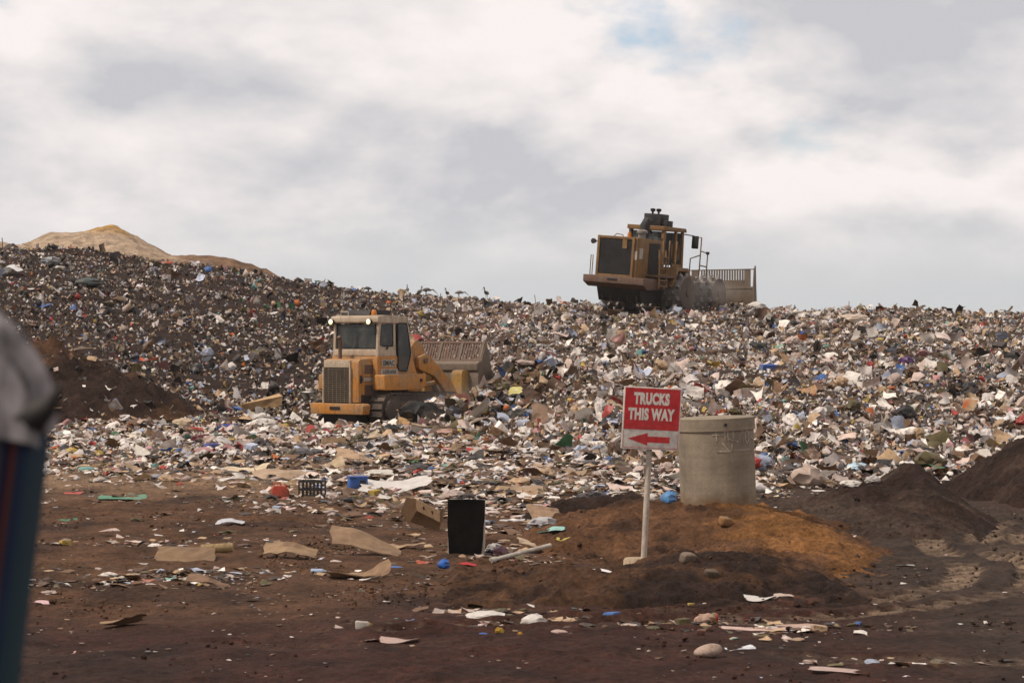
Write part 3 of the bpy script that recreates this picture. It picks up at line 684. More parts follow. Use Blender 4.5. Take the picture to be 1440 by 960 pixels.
    for i, m in enumerate(MOUNDS):                     # soil heaps stay mostly bare
        x0, x1, y0, y1 = m[2]; ins = (X > x0) & (X < x1) & (Y > y0) & (Y < y1)
        if ins.any():
            hi = np.zeros(len(X), bool); hi[ins] = mound_h(i, X[ins], Y[ins]) > zt(X[ins], Y[ins]) + 0.02
            keep = rng.uniform(0, 1, len(X)) < {5: 0.22, 6: 0.01}.get(i, 0.04)
            bad |= hi & ~keep
    pr = np.hypot(X - px2x(1012, 27.4), Y - 27.4) < 0.62
    return A[~(bad | pr)]
PTS = scatter()
NP = len(PTS)
PX, PY, PS = PTS[:, 0], PTS[:, 1], PTS[:, 2]
PZ = z_all(PX, PY)
DK = 1 - sst(PX / PY, -0.085, -0.005); DK = DK * sst(PY, 60, 67)      # 1 on the dark soil slope
reg = fbm(PX / 2.6, PY / 4.5, 3, 401)                               # patches where one sort prevails
pr_w = np.array([0.20, 0.40, 0.065, 0.13, 0.03, 0.03, 0.125, 0.02])
PKI = rng.choice(8, NP, p=pr_w / pr_w.sum())
PKI = np.where(PS < 0.06, KINDS.index('paper'), PKI)
uu = rng.uniform(0, 1, NP)
cwp, cwd = np.cumsum(PW), np.cumsum(PD)
PCI = np.where(rng.uniform(0, 1, NP) < np.clip(DK * 1.0 + sst(reg, 0.02, 0.2) * 0.85 + 0.5 * np.exp(-((PX - 0.55) / 1.6) ** 2 - ((PY - 66.4) / 1.6) ** 2), 0, 1), np.searchsorted(cwd, uu), np.searchsorted(cwp, uu)).clip(0, len(PN) - 1)
kk = PKI == KINDS.index('card'); PCI[kk] = rng.choice([PN.index('tan'), PN.index('brown'), PN.index('tan'), PN.index('pinkish grey')], kk.sum())
kk = (PKI == KINDS.index('paper')) & (PS >= 0.06); PCI[kk] = rng.choice([PN.index('off-white'), PN.index('grey-white'), PN.index('pale blue'), PN.index('off-white'), PN.index('tan')], kk.sum())
kk = PKI == KINDS.index('stick'); PCI[kk] = rng.choice([PN.index('tan'), PN.index('brown')], kk.sum())
PS = PS * np.array([SIZE[k] for k in KINDS[:8]])[PKI]
MUD = (PY < 46) & (rng.uniform(0, 1, NP) < 0.6 - 0.3 * sst(PY, 26, 40)) & (hillmask(PX, PY) < 0.3)   # trodden litter has taken the colour of the dirt
PCI[MUD] = rng.choice([PN.index('brown'), PN.index('brown'), PN.index('pinkish grey'), PN.index('tan'), PN.index('olive'), PN.index('dark grey')], MUD.sum())
# a real heap: things in it lie at every angle, things on the dirt lie flat
HM = np.clip(hillmask(PX, PY) + 0.35 * sst(PY, 40, 50), 0, 1)
rot = np.stack([rng.normal(0, 0.12 + 0.75 * HM), rng.normal(0, 0.12 + 0.75 * HM), rng.uniform(0, 2 * math.pi, NP)], 1)
PZ = PZ + PS * (0.5 * HM * rng.uniform(0, 1, NP) ** 1.5 - 0.02) + 0.004
FLAT = np.where(np.isin(PKI, [KINDS.index(k) for k in ('film', 'rag', 'paper', 'bag')]), (0.38 + 0.3 * sst(PY, 26, 36)) * (1 - HM) + HM, 0.8 + 0.2 * HM) * rng.uniform(0.75, 1.2, NP)   # trodden flat on the dirt
appar = PS / PY
inview = (np.abs(PX / PY) < 0.243) & (np.abs((PZ - CAM_H) / PY) < 0.165)

def zone_of(x, y):
    u = 720 + FPX * x / y
    if y - foot(x) > -2:
        if x / y < -0.05:
            if y > 95: return 'high on the dark slope under the sand heap'
            if y > 76: return 'half way up the dark slope'
            return 'around the dark soil mound on the slope' if u < 260 else 'on the dark slope behind the track loader'
        if y > 88: return 'high on the slope under the birds' if u < 790 else ('on the slope just below the roller compactor' if u < 1080 else 'high on the ridge beyond the compactor blade')
        if y > 60: return 'on the slope above the loader bucket' if u < 860 else ('half way up the slope above the concrete pipe' if u < 1080 else 'half way up the slope above the dark mounds')
        return 'in the rubbish behind the red sign' if u < 960 else ('right behind the concrete pipe' if u < 1080 else 'at the slope foot beyond the dark mounds')
    if y > 56: return 'on the rubbish bank beside the loader grille' if u < 440 else 'in the rubbish before the loader tracks'
    if y > 44: return 'on the tipping floor before the track loader'
    if y > 34: return 'on the tipping floor near the red jerrycan' if u < 560 else 'on the tipping floor behind the black cabinet'
    if y > 28: return 'on the brown dirt before the black crate' if u < 560 else 'in the drift behind the black cabinet'
    if y > 22: return 'on the dirt around the flattened cartons' if u < 500 else ('close around the black cabinet' if u < 820 else 'near the soil mound by the sign')
    return 'on the churned dirt before the flattened cartons' if u < 450 else ('on the dark dirt near the milk jug' if u < 850 else 'on the dark dirt near the oval stone')
NOUN = {'bag': ('plastic_bag', 'crumpled {} plastic bag', 'bag', 'plastic'), 'film': ('plastic_film', 'torn {} plastic film', 'plastic film', 'plastic'),
        'card': ('cardboard_piece', 'bent {} cardboard piece', 'cardboard', 'card'), 'paper': ('paper_sheet', 'creased {} paper sheet', 'paper', 'card'),
        'bottle': ('plastic_bottle', 'discarded {} plastic bottle', 'bottle', 'hard'), 'stick': ('wooden_stick', 'splintered {} wooden stick', 'stick', 'card'),
        'rag': ('rag', 'crumpled {} cloth rag', 'rag', 'cloth'), 'box': ('small_carton', 'crushed {} carton', 'carton', 'card')}
HMESH = {}
def high_mesh(kind, i, mat):
    key = (kind, i, mat)
    if key not in HMESH:
        v, f = HIGH[kind][i]; me = bpy.data.meshes.new(NOUN[kind][0])
        me.from_pydata([tuple(p) for p in v], [], [tuple(int(k) for k in q) for q in f]); me.update()
        if kind in ('bag', 'film', 'rag', 'bottle', 'paper'):
            me.polygons.foreach_set('use_smooth', [True] * len(me.polygons)); me.set_sharp_from_angle(angle=R(38))
        me.materials.append(MAT[mat]); HMESH[key] = me
    return HMESH[key]
def litter_object(kind, i, loc, rt, size, colour, label, group=None, name=None, cat=None, mat=None, scale=None):
    nm, _, ct, mt = NOUN[kind]
    o = bpy.data.objects.new(name or nm, high_mesh(kind, i % len(HIGH[kind]), mat or mt))
    o.location = loc; o.rotation_euler = rt; o.scale = scale if scale is not None else (size,) * 3
    o.color = (*colour, 1)
    tag(o, label, cat or ct, group); COL.objects.link(o); return o
LIMIT = {'bag': 260, 'film': 260, 'card': 220, 'paper': 200, 'bottle': 80, 'stick': 80, 'rag': 160, 'box': 120}
single = np.zeros(NP, bool)
def build_litter():
    for k, kind in enumerate(KINDS[:8]):
        ids = np.nonzero((PKI == k) & inview)[0]
        ids = ids[np.argsort(-appar[ids])][:LIMIT[kind]]
        single[ids] = True
        for j in ids:
            zn = zone_of(PX[j], PY[j]); cn = PN[PCI[j]]
            sw = 'large ' if PS[j] > 0.42 else ('small ' if PS[j] < 0.17 else '')
            lab = sw + NOUN[kind][1].format(cn) + ' ' + zn
            c = PC[PCI[j]] * rng.uniform(0.75, 1.15)
            litter_object(kind, int(rng.integers(0, 99)), (PX[j], PY[j], PZ[j]), rot[j] * 0.7, PS[j], tuple(c), lab, (sw + cn + ' ' + NOUN[kind][2] + ' pieces ' + zn), scale=(PS[j], PS[j], PS[j] * FLAT[j]))
build_litter()
def merged(name, ids, label, cat, mat='scrap'):
    co = []; fa = []; ti = []; sm = []; base = 0
    for k, kind in enumerate(KINDS[:8]):
        for vi, (v, f) in enumerate(LOW[kind]):
            sel = ids[(PKI[ids] == k)]; sel = sel[sel % len(LOW[kind]) == vi]
            if not len(sel): continue
            a, b, c = rot[sel].T
            ca, sa, cb, sb, cc, sc = np.cos(a), np.sin(a), np.cos(b), np.sin(b), np.cos(c), np.sin(c)
            M = np.empty((len(sel), 3, 3))
            M[:, 0, 0] = cc * cb; M[:, 0, 1] = cc * sb * sa - sc * ca; M[:, 0, 2] = cc * sb * ca + sc * sa
            M[:, 1, 0] = sc * cb; M[:, 1, 1] = sc * sb * sa + cc * ca; M[:, 1, 2] = sc * sb * ca - cc * sa
            M[:, 2, 0] = -sb; M[:, 2, 1] = cb * sa; M[:, 2, 2] = cb * ca
            w = np.einsum('nij,nvj->nvi', M * PS[sel][:, None, None], v[None] * np.stack([np.ones(len(sel)), np.ones(len(sel)), FLAT[sel]], 1)[:, None, :]) + np.stack([PX[sel], PY[sel], PZ[sel]], 1)[:, None, :]
            nv = len(v)
            sm.append(np.full(len(sel) * len(f), kind in ('bag', 'film', 'rag') and vi % 3 != 0))
            fa.append((f[None] + (np.arange(len(sel)) * nv)[:, None, None] + base).reshape(-1, 3)); base += nv * len(sel)
            co.append(w.reshape(-1, 3))
            col = PC[PCI[sel]] * (0.5 + 0.68 * rng.uniform(0, 1, (len(sel), 1)) ** 0.7)
            tt = np.repeat(col[:, None, :], nv, 1) * rng.uniform(0.8, 1.15, (len(sel), nv, 1))
            # printed wrappers: some corners carry a second colour
            two = (rng.uniform(0, 1, (len(sel), 1)) < 0.22) & (rng.uniform(0, 1, (len(sel), nv)) < 0.4)
            alt = PC[rng.choice(len(PN), len(sel), p=PW)]
            tt = np.where(two[..., None], alt[:, None, :] * 0.9, tt)
            ti.append(tt.reshape(-1, 3))
    o = np_mesh(name, np.concatenate(co), np.concatenate(fa), mat, np.concatenate(ti))
    o.data.polygons.foreach_set('use_smooth', np.concatenate(sm)); o.data.update()
    return tag(o, label, cat, kind='stuff')
rest = np.nonzero(~single)[0]
on_hill = PY - foot(PX) > -4
merged('mixed_rubbish', rest[on_hill[rest]], 'dense mixed household rubbish covering the landfill slope', 'rubbish')
merged('litter_scraps', rest[~on_hill[rest]], 'small scraps of litter strewn over the brown dirt', 'litter')

# clods of earth on the dirt and on the heaps
def build_clods():
    n = 26000
    Y = 15.2 + 24 * rng.uniform(0, 1, n) ** 1.5; X = rng.uniform(-0.26, 0.26, n) * Y
    den = sst(fbm(X / 1.2, Y / 1.6, 3, 501), -0.12, 0.2)
    k = rng.uniform(0, 1, n) < (0.08 + 0.7 * den) * (0.12 + 0.88 * sst(Y, 17.0, 21.0)); X, Y = X[k], Y[k]
    S = np.exp(rng.normal(math.log(0.014), 0.5, len(X))).clip(0.006, 0.055)
    Z = z_all(X, Y) + S * 0.25
    T = ground_tint(X, Y) * rng.uniform(0.9, 1.7, (len(X), 1))
    co = []; fa = []; ti = []; base = 0
    for vi in range(6):
        v, f = s_bag(950 + vi, 1); v = v * np.array([1.6, 1.9, 1.8]); sel = np.arange(len(X)) % 6 == vi
        a = rng.uniform(0, 6.28, sel.sum()); ca, sa = np.cos(a), np.sin(a)
        w = np.stack([ca[:, None] * v[:, 0] - sa[:, None] * v[:, 1], sa[:, None] * v[:, 0] + ca[:, None] * v[:, 1], np.broadcast_to(v[:, 2], (sel.sum(), len(v)))], -1) * S[sel][:, None, None]
        w += np.stack([X[sel], Y[sel], Z[sel]], 1)[:, None, :]
        co.append(w.reshape(-1, 3)); fa.append((f[None] + (np.arange(sel.sum()) * len(v))[:, None, None] + base).reshape(-1, 3)); base += len(v) * sel.sum()
        ti.append(np.repeat(T[sel], len(v), 0))
    o = np_mesh('dirt_clods', np.concatenate(co), np.concatenate(fa), 'soil', np.concatenate(ti))
    tag(o, 'loose crumbs and clods of brown earth on the dirt', 'soil', kind='stuff')
build_clods()

# ------------------------------------------------------------------ track loader
def heading_z(th): return math.pi / 2 - th             # local +x turned to face (sin th, cos th)
def rounded(poly, r=0.08, n=4):
    out = []; k = len(poly)
    for i in range(k):
        p = Vector(poly[i]); a = (Vector(poly[i - 1]) - p); b = (Vector(poly[(i + 1) % k]) - p)
        rr = min(r, a.length * 0.45, b.length * 0.45); a = p + a.normalized() * rr; b = p + b.normalized() * rr
        for j in range(n + 1):
            t = j / n; q = a * (1 - t) ** 2 + p * 2 * t * (1 - t) + b * t ** 2; out.append((q.x, q.y))
    return out
def window(parent, poly, y, thick, out, frame='black'):
    """pane (in the xz plane at depth y) with a rubber frame; out = +-1 outward side"""
    c = Vector((sum(p[0] for p in poly) / len(poly), sum(p[1] for p in poly) / len(poly)))
    pl = rounded(poly, 0.07)
    w = MB().prism(pl, y - thick / 2, y + thick / 2).build('window', 'glass', parent)
    big = [((p[0] - c.x) * 1.06 + c.x, (p[1] - c.y) * 1.05 + c.y) for p in pl]
    m = MB(); n = len(pl)
    for k in (y - thick, y + thick):
        m.v += [(p[0], k, p[1]) for p in pl] + [(p[0], k, p[1]) for p in big]
    for i in range(n):
        j = (i + 1) % n
        m.f += [(i, j, n + j, n + i), (2 * n + i, 3 * n + i, 3 * n + j, 2 * n + j), (i, 2 * n + i, 2 * n + j, j), (n + i, n + j, 3 * n + j, 3 * n + i)]
    m.build('frame', frame, w)
    return w
def build_loader():
    t = empty('track_loader', (LOADER['x'], LOADER['y'], LOADER['z']), (0, 0, heading_z(LOADER['th'])))
    tag(t, 'dusty orange track loader with a beige cab and its bucket raised among the rubbish', 'loader')
    # tracks: belt of separate shoes round two wheels
    for s in (1, -1):
        y0, y1 = (0.72 * s, 1.24 * s) if s > 0 else (-1.24, -0.72)
        belt = MB(); path = []
        xr, xf, rr, rf, zr, zf = -1.75, 1.35, 0.48, 0.46, 0.52, 0.48
        for k in range(13): a = math.pi / 2 + math.pi * k / 12; path.append((xr + rr * math.cos(a), zr + rr * math.sin(a)))
        for k in range(13): a = -math.pi / 2 + math.pi * k / 12; path.append((xf + rf * math.cos(a), zf + rf * math.sin(a)))
        tr = MB().prism(path, y0 + 0.06, y1 - 0.06).build('track', 'track', t)
        pts = [Vector((p[0], 0, p[1])) for p in path] + [Vector((path[0][0], 0, path[0][1]))]
        ln = [0]
        for i in range(1, len(pts)): ln.append(ln[-1] + (pts[i] - pts[i - 1]).length)
        nsh = int(ln[-1] / 0.21); first = None
        for k in range(nsh):
            d = ln[-1] * k / nsh; i = next(j for j in range(len(ln) - 1) if ln[j + 1] >= d)
            p = pts[i].lerp(pts[i + 1], (d - ln[i]) / (ln[i + 1] - ln[i])); tg = (pts[i + 1] - pts[i]).normalized()
            if first is None:
                first = MB().box((0, 0, 0), (0.19, 0.52, 0.035)).box((-0.06, 0, 0.04), (0.025, 0.52, 0.05)).build('track_shoe', 'track', tr); o = first
            else: o = link(first.copy(), tr)
            o.location = (p.x, (y0 + y1) / 2, p.z); o.rotation_euler = (0, -math.atan2(tg.z, tg.x) + math.pi, 0)
            nrm = Vector((-tg.z, 0, tg.x)); o.location = Vector(o.location) - nrm * 0.02
        ys = y0 - 0.03 if s < 0 else y1 + 0.03
        fr = MB().prism(rounded([(-1.9, 0.28), (1.5, 0.28), (1.35, 0.72), (-1.7, 0.78)], 0.12), ys - 0.03, ys + 0.03).build('track_frame', 'track', t, bevel=0.01)
        for k, xx in enumerate((-1.2, -0.6, 0.0, 0.6, 1.1)):
            MB().tube([(xx, ys - 0.05, 0.24), (xx, ys + 0.05, 0.24)], 0.13, 14).build('roller', 'track', fr, smooth=40)
        MB().tube([(xr, ys - 0.05, zr), (xr, ys + 0.05, zr)], 0.36, 20).build('sprocket', 'track', fr, smooth=40)
    # chassis between the tracks, belly, bumper
    MB().box((-0.5, 0, 0.72), (4.0, 1.4, 0.55)).build('chassis', 'black', t, bevel=0.03)
    b = MB().prism([(-0.98, 0.42), (0.98, 0.42), (1.02, 0.68), (0.95, 0.74), (-0.95, 0.74), (-1.02, 0.68)], -2.84, -2.5, 'x').build('rear_bumper', 'orange', t, bevel=0.03)
    MB().box((-2.845, 0.05, 0.6), (0.03, 0.38, 0.09)).build('towing_slot', 'black', b)
    MB().prism([(-2.75, 0.42), (-2.1, 0.42), (-2.2, 0.1), (-2.65, 0.06)], -0.66, 0.66).build('belly_plate', 'black', t, bevel=0.02)
    # engine hood with the grille at the rear
    h = MB().prism([(-2.62, 0.76), (-1.75, 0.76), (-1.75, 2.06), (-2.54, 2.04), (-2.62, 1.96)], -0.66, 0.66).build('engine_hood', 'orange', t, bevel=0.04)
    MB().box((-2.632, 0.13, 1.9), (0.05, 1.0, 0.22)).build('grille_header', 'beige', h, bevel=0.01)
    g = MB().box((-2.63, 0.13, 1.265), (0.035, 1.0, 1.02)).build('grille_backing', 'black', h)
    for k in range(17): MB().box((-2.665, 0.13, 0.80 + k * 0.058), (0.03, 0.96, 0.016), (0, 0.4, 0)).build('grille_slat', 'grille', g)
    for k in range(7): MB().box((-2.675, -0.33 + k * 0.153, 1.265), (0.02, 0.014, 1.0)).build('grille_bar', 'grille', g)
    for yy in (-0.38, 0.64): MB().box((-2.66, yy, 1.27), (0.06, 0.045, 1.05)).build('grille_frame', 'beige', h, bevel=0.008)
    for zz, hh in ((1.74, 0.26), (1.12, 0.32)):
        p = MB().box((-2.13, -0.668, zz), (0.66, 0.03, hh + 0.2)).build('side_panel', 'orange', h, bevel=0.012)
        v = MB().box((-2.12, -0.69, zz), (0.5, 0.02, hh)).build('vent', 'rust', p)
        for k in range(5): MB().box((-2.12, -0.704, zz - hh / 2 + (k + 0.5) * hh / 5), (0.48, 0.012, 0.02), (0.5, 0, 0)).build('vent_slat', 'rust', p)
    MB().box((-2.16, -0.69, 1.44), (0.54, 0.02, 0.11)).build('warning_label', 'label_white', h)
    MB().box((-2.54, -0.69, 1.45), (0.06, 0.04, 0.24)).build('door_handle', 'black', h, bevel=0.01)
    MB().box((-1.84, -0.7, 1.45), (0.07, 0.05, 0.12)).build('latch', 'black', h, bevel=0.01)
    ex = MB().tube([(-2.3, 0.3, 2.0), (-2.3, 0.3, 2.62), (-2.37, 0.3, 2.7)], 0.055, 10).build('exhaust_pipe', 'rust', h, smooth=50)
    # lower cab and platforms
    lc = MB().prism([(-2.0, 1.14), (-0.15, 1.14), (-0.05, 1.5), (-0.3, 2.12), (-2.0, 2.12)], -0.87, 0.87).build('lower_cab', 'orange', t, bevel=0.03)
    MB().box((-1.2, 0, 0.98), (1.7, 1.5, 0.35)).build('frame', 'track', t, bevel=0.02)
    for s in (1, -1):
        tk = MB().prism(rounded([(-2.15, 1.12), (-0.35, 1.12), (-0.15, 1.24), (-0.15, 1.58), (-2.15, 1.58)], 0.05), 0.88 * s if s > 0 else -1.26, 1.26 if s > 0 else -0.88).build('fender_tank', 'orange', t, bevel=0.02)
        MB().tube([(-0.4, 1.26 * s, 1.4), (-0.4, 1.29 * s, 1.4)], 0.05, 12).build('filler_cap', 'black', tk, smooth=40)
    # cab: open frame of pillars and rails with panes in it
    cab = MB()
    zb, ztop, xr_, xf_, hw = 2.12, 3.12, -1.97, -0.42, 0.86
    lean = 0.12
    for s in (1, -1):
        cab.prism([(xr_, zb), (xr_ + 0.2, zb), (xr_ + 0.2 + lean * 0.4, ztop), (xr_ + lean * 0.4, ztop)], s * (hw - 0.09), s * hw)
        cab.prism([(xf_ - 0.1 + 0.1, zb), (xf_ + 0.12, zb), (xf_ - 0.1, ztop), (xf_ - 0.22, ztop)], s * (hw - 0.09), s * hw)
        cab.prism([(-1.2, zb), (-1.08, zb), (-1.12, ztop), (-1.22, ztop)], s * (hw - 0.085), s * (hw - 0.004))
        cab.prism([(xr_ + 0.15, zb), (-1.15, zb), (-1.15, zb + 0.28), (xr_ + 0.15, zb + 0.28)], s * (hw - 0.08), s * (hw - 0.006))
    cab.box((xr_ + 0.05, 0, zb + 0.11), (0.1, 1.6, 0.2))
    c = cab.build('cab', 'beige', t, bevel=0.02)
    rf = MB().prism(rounded([(-2.02, 3.1), (-0.55, 3.1), (-0.55, 3.3), (-1.7, 3.34), (-2.02, 3.3)], 0.06), -0.9, 0.9).build('roof', 'beige', c, bevel=0.03)
    ac = MB().prism(rounded([(-1.75, 3.33), (-0.7, 3.33), (-0.8, 3.5), (-1.65, 3.5)], 0.05), -0.35, 0.72).build('roof_unit', 'black', rf, bevel=0.02)
    MB().tube([(-1.9, 0.6, 3.3), (-1.9, 0.6, 3.44), (-1.9, 0.32, 3.44), (-1.9, 0.32, 3.3)], 0.018, 8).build('grab_rail', 'beige', rf, smooth=40)
    MB().tube([(-1.6, -0.42, 3.3), (-1.6, -0.42, 3.36), (-1.6, -0.42, 3.46), (-1.6, -0.42, 3.5)], [0.08, 0.085, 0.075, 0.05], 14).build('beacon', 'amber', rf, smooth=50)
    for yy in (0.82, -0.62):
        w = MB().tube([(-1.95, yy, 3.14), (-2.12, yy, 3.14)], [0.06, 0.10], 14).build('work_lamp', 'black', c, smooth=50)
        MB().tube([(-2.122, yy, 3.14), (-2.135, yy, 3.14)], [0.082, 0.07], 14).build('lens', 'lamp', w, smooth=50)
    # rear window lies across: build in the yz plane
    pl = rounded([(-0.74, 2.36), (0.74, 2.36), (0.72, 3.06), (-0.72, 3.06)], 0.06)
    MB().prism(pl, xr_ + 0.06, xr_ + 0.075, 'x').build('window', 'glass', c)
    for s in (-1, 1):
        MB().box((xr_ + 0.065, 0.73 * s, 2.71), (0.035, 0.03, 0.72)).build('window_seal', 'black', c)
    window(c, [(-1.86, 2.44), (-1.26, 2.44), (-1.28, 3.06), (-1.80, 3.06)], -0.85, 0.02, -1)
    window(c, [(-1.86, 2.44), (-1.26, 2.44), (-1.28, 3.06), (-1.80, 3.06)], 0.85, 0.02, 1)
    window(c, [(-1.02, 1.72), (-0.62, 1.68), (-0.42, 2.2), (-0.62, 3.08), (-1.05, 3.08)], -0.874, 0.03, -1)
    window(c, [(-1.02, 1.72), (-0.62, 1.68), (-0.42, 2.2), (-0.62, 3.08), (-1.05, 3.08)], 0.874, 0.03, 1)
    pl = rounded([(-0.72, 2.16), (0.72, 2.16), (0.7, 3.06), (-0.7, 3.06)], 0.06)
    MB().prism(pl, -0.47, -0.455, 'x').build('window', 'glass', c)
    MB().prism(rounded([(-1.65, 2.1), (-1.5, 2.1), (-1.38, 2.85), (-1.52, 2.88)], 0.05), -0.3, 0.28).box((-1.25, 0, 2.15), (0.55, 0.58, 0.14)).build('operator_seat', 'black', c, bevel=0.03)
    MB().tube([(-1.55, -0.874, 2.36), (-1.55, -0.90, 2.36)], 0.04, 10).build('door_lock', 'black', c, smooth=40)
    MB().box((-1.46, -0.8735, 1.92), (0.62, 0.006, 0.2)).build('name_plate', 'label_white', lc)
    e1 = text_mesh('EMAC', 0.54, 0.15, 'lettering', 'ink', lc, 0.004, 0.03); e1.location = (-1.46, -0.878, 1.92)
    p2 = MB().box((-1.42, -0.8735, 1.655), (0.82, 0.006, 0.16)).build('name_plate', 'label_white', lc)
    e2 = text_mesh('LIEBHERR', 0.62, 0.11, 'lettering', 'ink', lc, 0.004, 0.012); e2.location = (-1.42, -0.878, 1.655)
    MB().box((-1.05, -0.885, 1.84), (0.06, 0.03, 0.11)).build('door_handle', 'black', lc, bevel=0.008)
    # lift tower, arms, cylinders
    for s in (1, -1):
        MB().prism(rounded([(-0.25, 1.0), (0.55, 1.0), (0.7, 2.0), (0.62, 2.5), (0.25, 2.62), (-0.02, 2.35), (-0.2, 1.8)], 0.12), 0.5 * s - 0.07, 0.5 * s + 0.07).build('lift_tower', 'orange', t, bevel=0.02)
        a = MB().prism(rounded([(0.1, 2.08), (0.55, 2.2), (1.05, 1.85), (1.75, 1.35), (2.25, 0.75), (2.2, 0.45), (1.9, 0.45), (1.55, 0.95), (0.9, 1.5), (0.1, 1.72)], 0.12), 0.72 * s - 0.075, 0.72 * s + 0.075).build('lift_arm', 'orange', t, bevel=0.02)
        MB().tube([(0.42, 0.72 * s - 0.12, 1.98), (0.42, 0.72 * s + 0.12, 1.98)], 0.09, 14).build('pin', 'rust', a, smooth=40)
        MB().tube([(2.08, 0.72 * s - 0.12, 0.62), (2.08, 0.72 * s + 0.12, 0.62)], 0.09, 14).build('pin', 'rust', a, smooth=40)
        cy = MB().tube([(0.35, 0.45 * s, 1.15), (1.2, 0.6 * s, 1.3)], 0.075, 12).build('lift_cylinder', 'orange', t, smooth=40)
        MB().tube([(1.2, 0.6 * s, 1.3), (1.7, 0.66 * s, 1.25)], 0.04, 10).build('piston_rod', 'steel', cy, smooth=40)
        MB().prism(rounded([(2.12, 0.3), (2.5, 0.4), (2.68, 1.0), (2.64, 1.5), (2.48, 1.66), (2.12, 1.68)], 0.2), 0.72 * s - 0.2, 0.72 * s + 0.2).build('bucket_lever', 'yellow', t, bevel=0.02)
    MB().tube([(0.5, 0, 2.05), (1.5, 0, 1.9)], 0.09, 12).tube([(1.5, 0, 1.9), (2.1, 0, 1.55)], 0.05, 10).build('tilt_cylinder', 'orange', t, smooth=40)
    # bucket: curved back, floor, side plates, slotted rack on top
    prof = [(2.66, 1.92), (2.50, 1.62), (2.46, 1.2), (2.56, 0.85), (2.85, 0.68), (3.55, 0.62)]
    inner = [(x + 0.05, z + 0.05) for x, z in prof]
    bk = MB().prism(prof + inner[::-1], -1.25, 1.25).build('bucket', 'blade', t, bevel=0.008)
    MB().prism([(2.62, 1.60), (2.71, 1.60), (2.74, 1.95), (2.62, 1.95), (2.44, 1.86), (2.44, 1.66)], -1.27, 1.27).build('back_beam', 'blade', bk, bevel=0.015)
    for s in (1, -1):
        MB().prism([(2.46, 1.2), (2.56, 0.85), (2.85, 0.66), (3.6, 0.6), (3.62, 0.8), (3.25, 1.5), (3.05, 2.2), (2.92, 2.55), (2.66, 1.95), (2.50, 1.62)], 1.25 * s, 1.29 * s).build('side_plate', 'blade', bk)
    rk0, rk1 = Vector((2.70, 0, 1.95)), Vector((2.92, 0, 2.52))
    ang = math.atan2(rk1.x - rk0.x, rk1.z - rk0.z)
    for (xx, zz) in ((rk0.x + 0.02, rk0.z + 0.02), (rk1.x, rk1.z)):
        MB().box((xx, 0, zz), (0.07, 2.54, 0.07), (0, ang, 0)).build('rack_rail', 'rust', bk, bevel=0.01)
    L_ = (rk1 - rk0).length; mid = (rk0 + rk1) / 2
    for k in range(25):
        y = -1.22 + k * 2.44 / 24
        wide = k % 8 == 0
        MB().box((mid.x - (0.02 if wide else 0), y, mid.z), (0.06 if wide else 0.03, 0.08 if wide else 0.058, L_), (0, ang, 0)).build('rack_bar', 'blade' if wide else 'rust', bk)
    for k in range(9):
        MB().box((3.62, -1.1 + k * 0.275, 0.62), (0.22, 0.08, 0.05)).build('bucket_tooth', 'steel', bk, bevel=0.01)
build_loader()

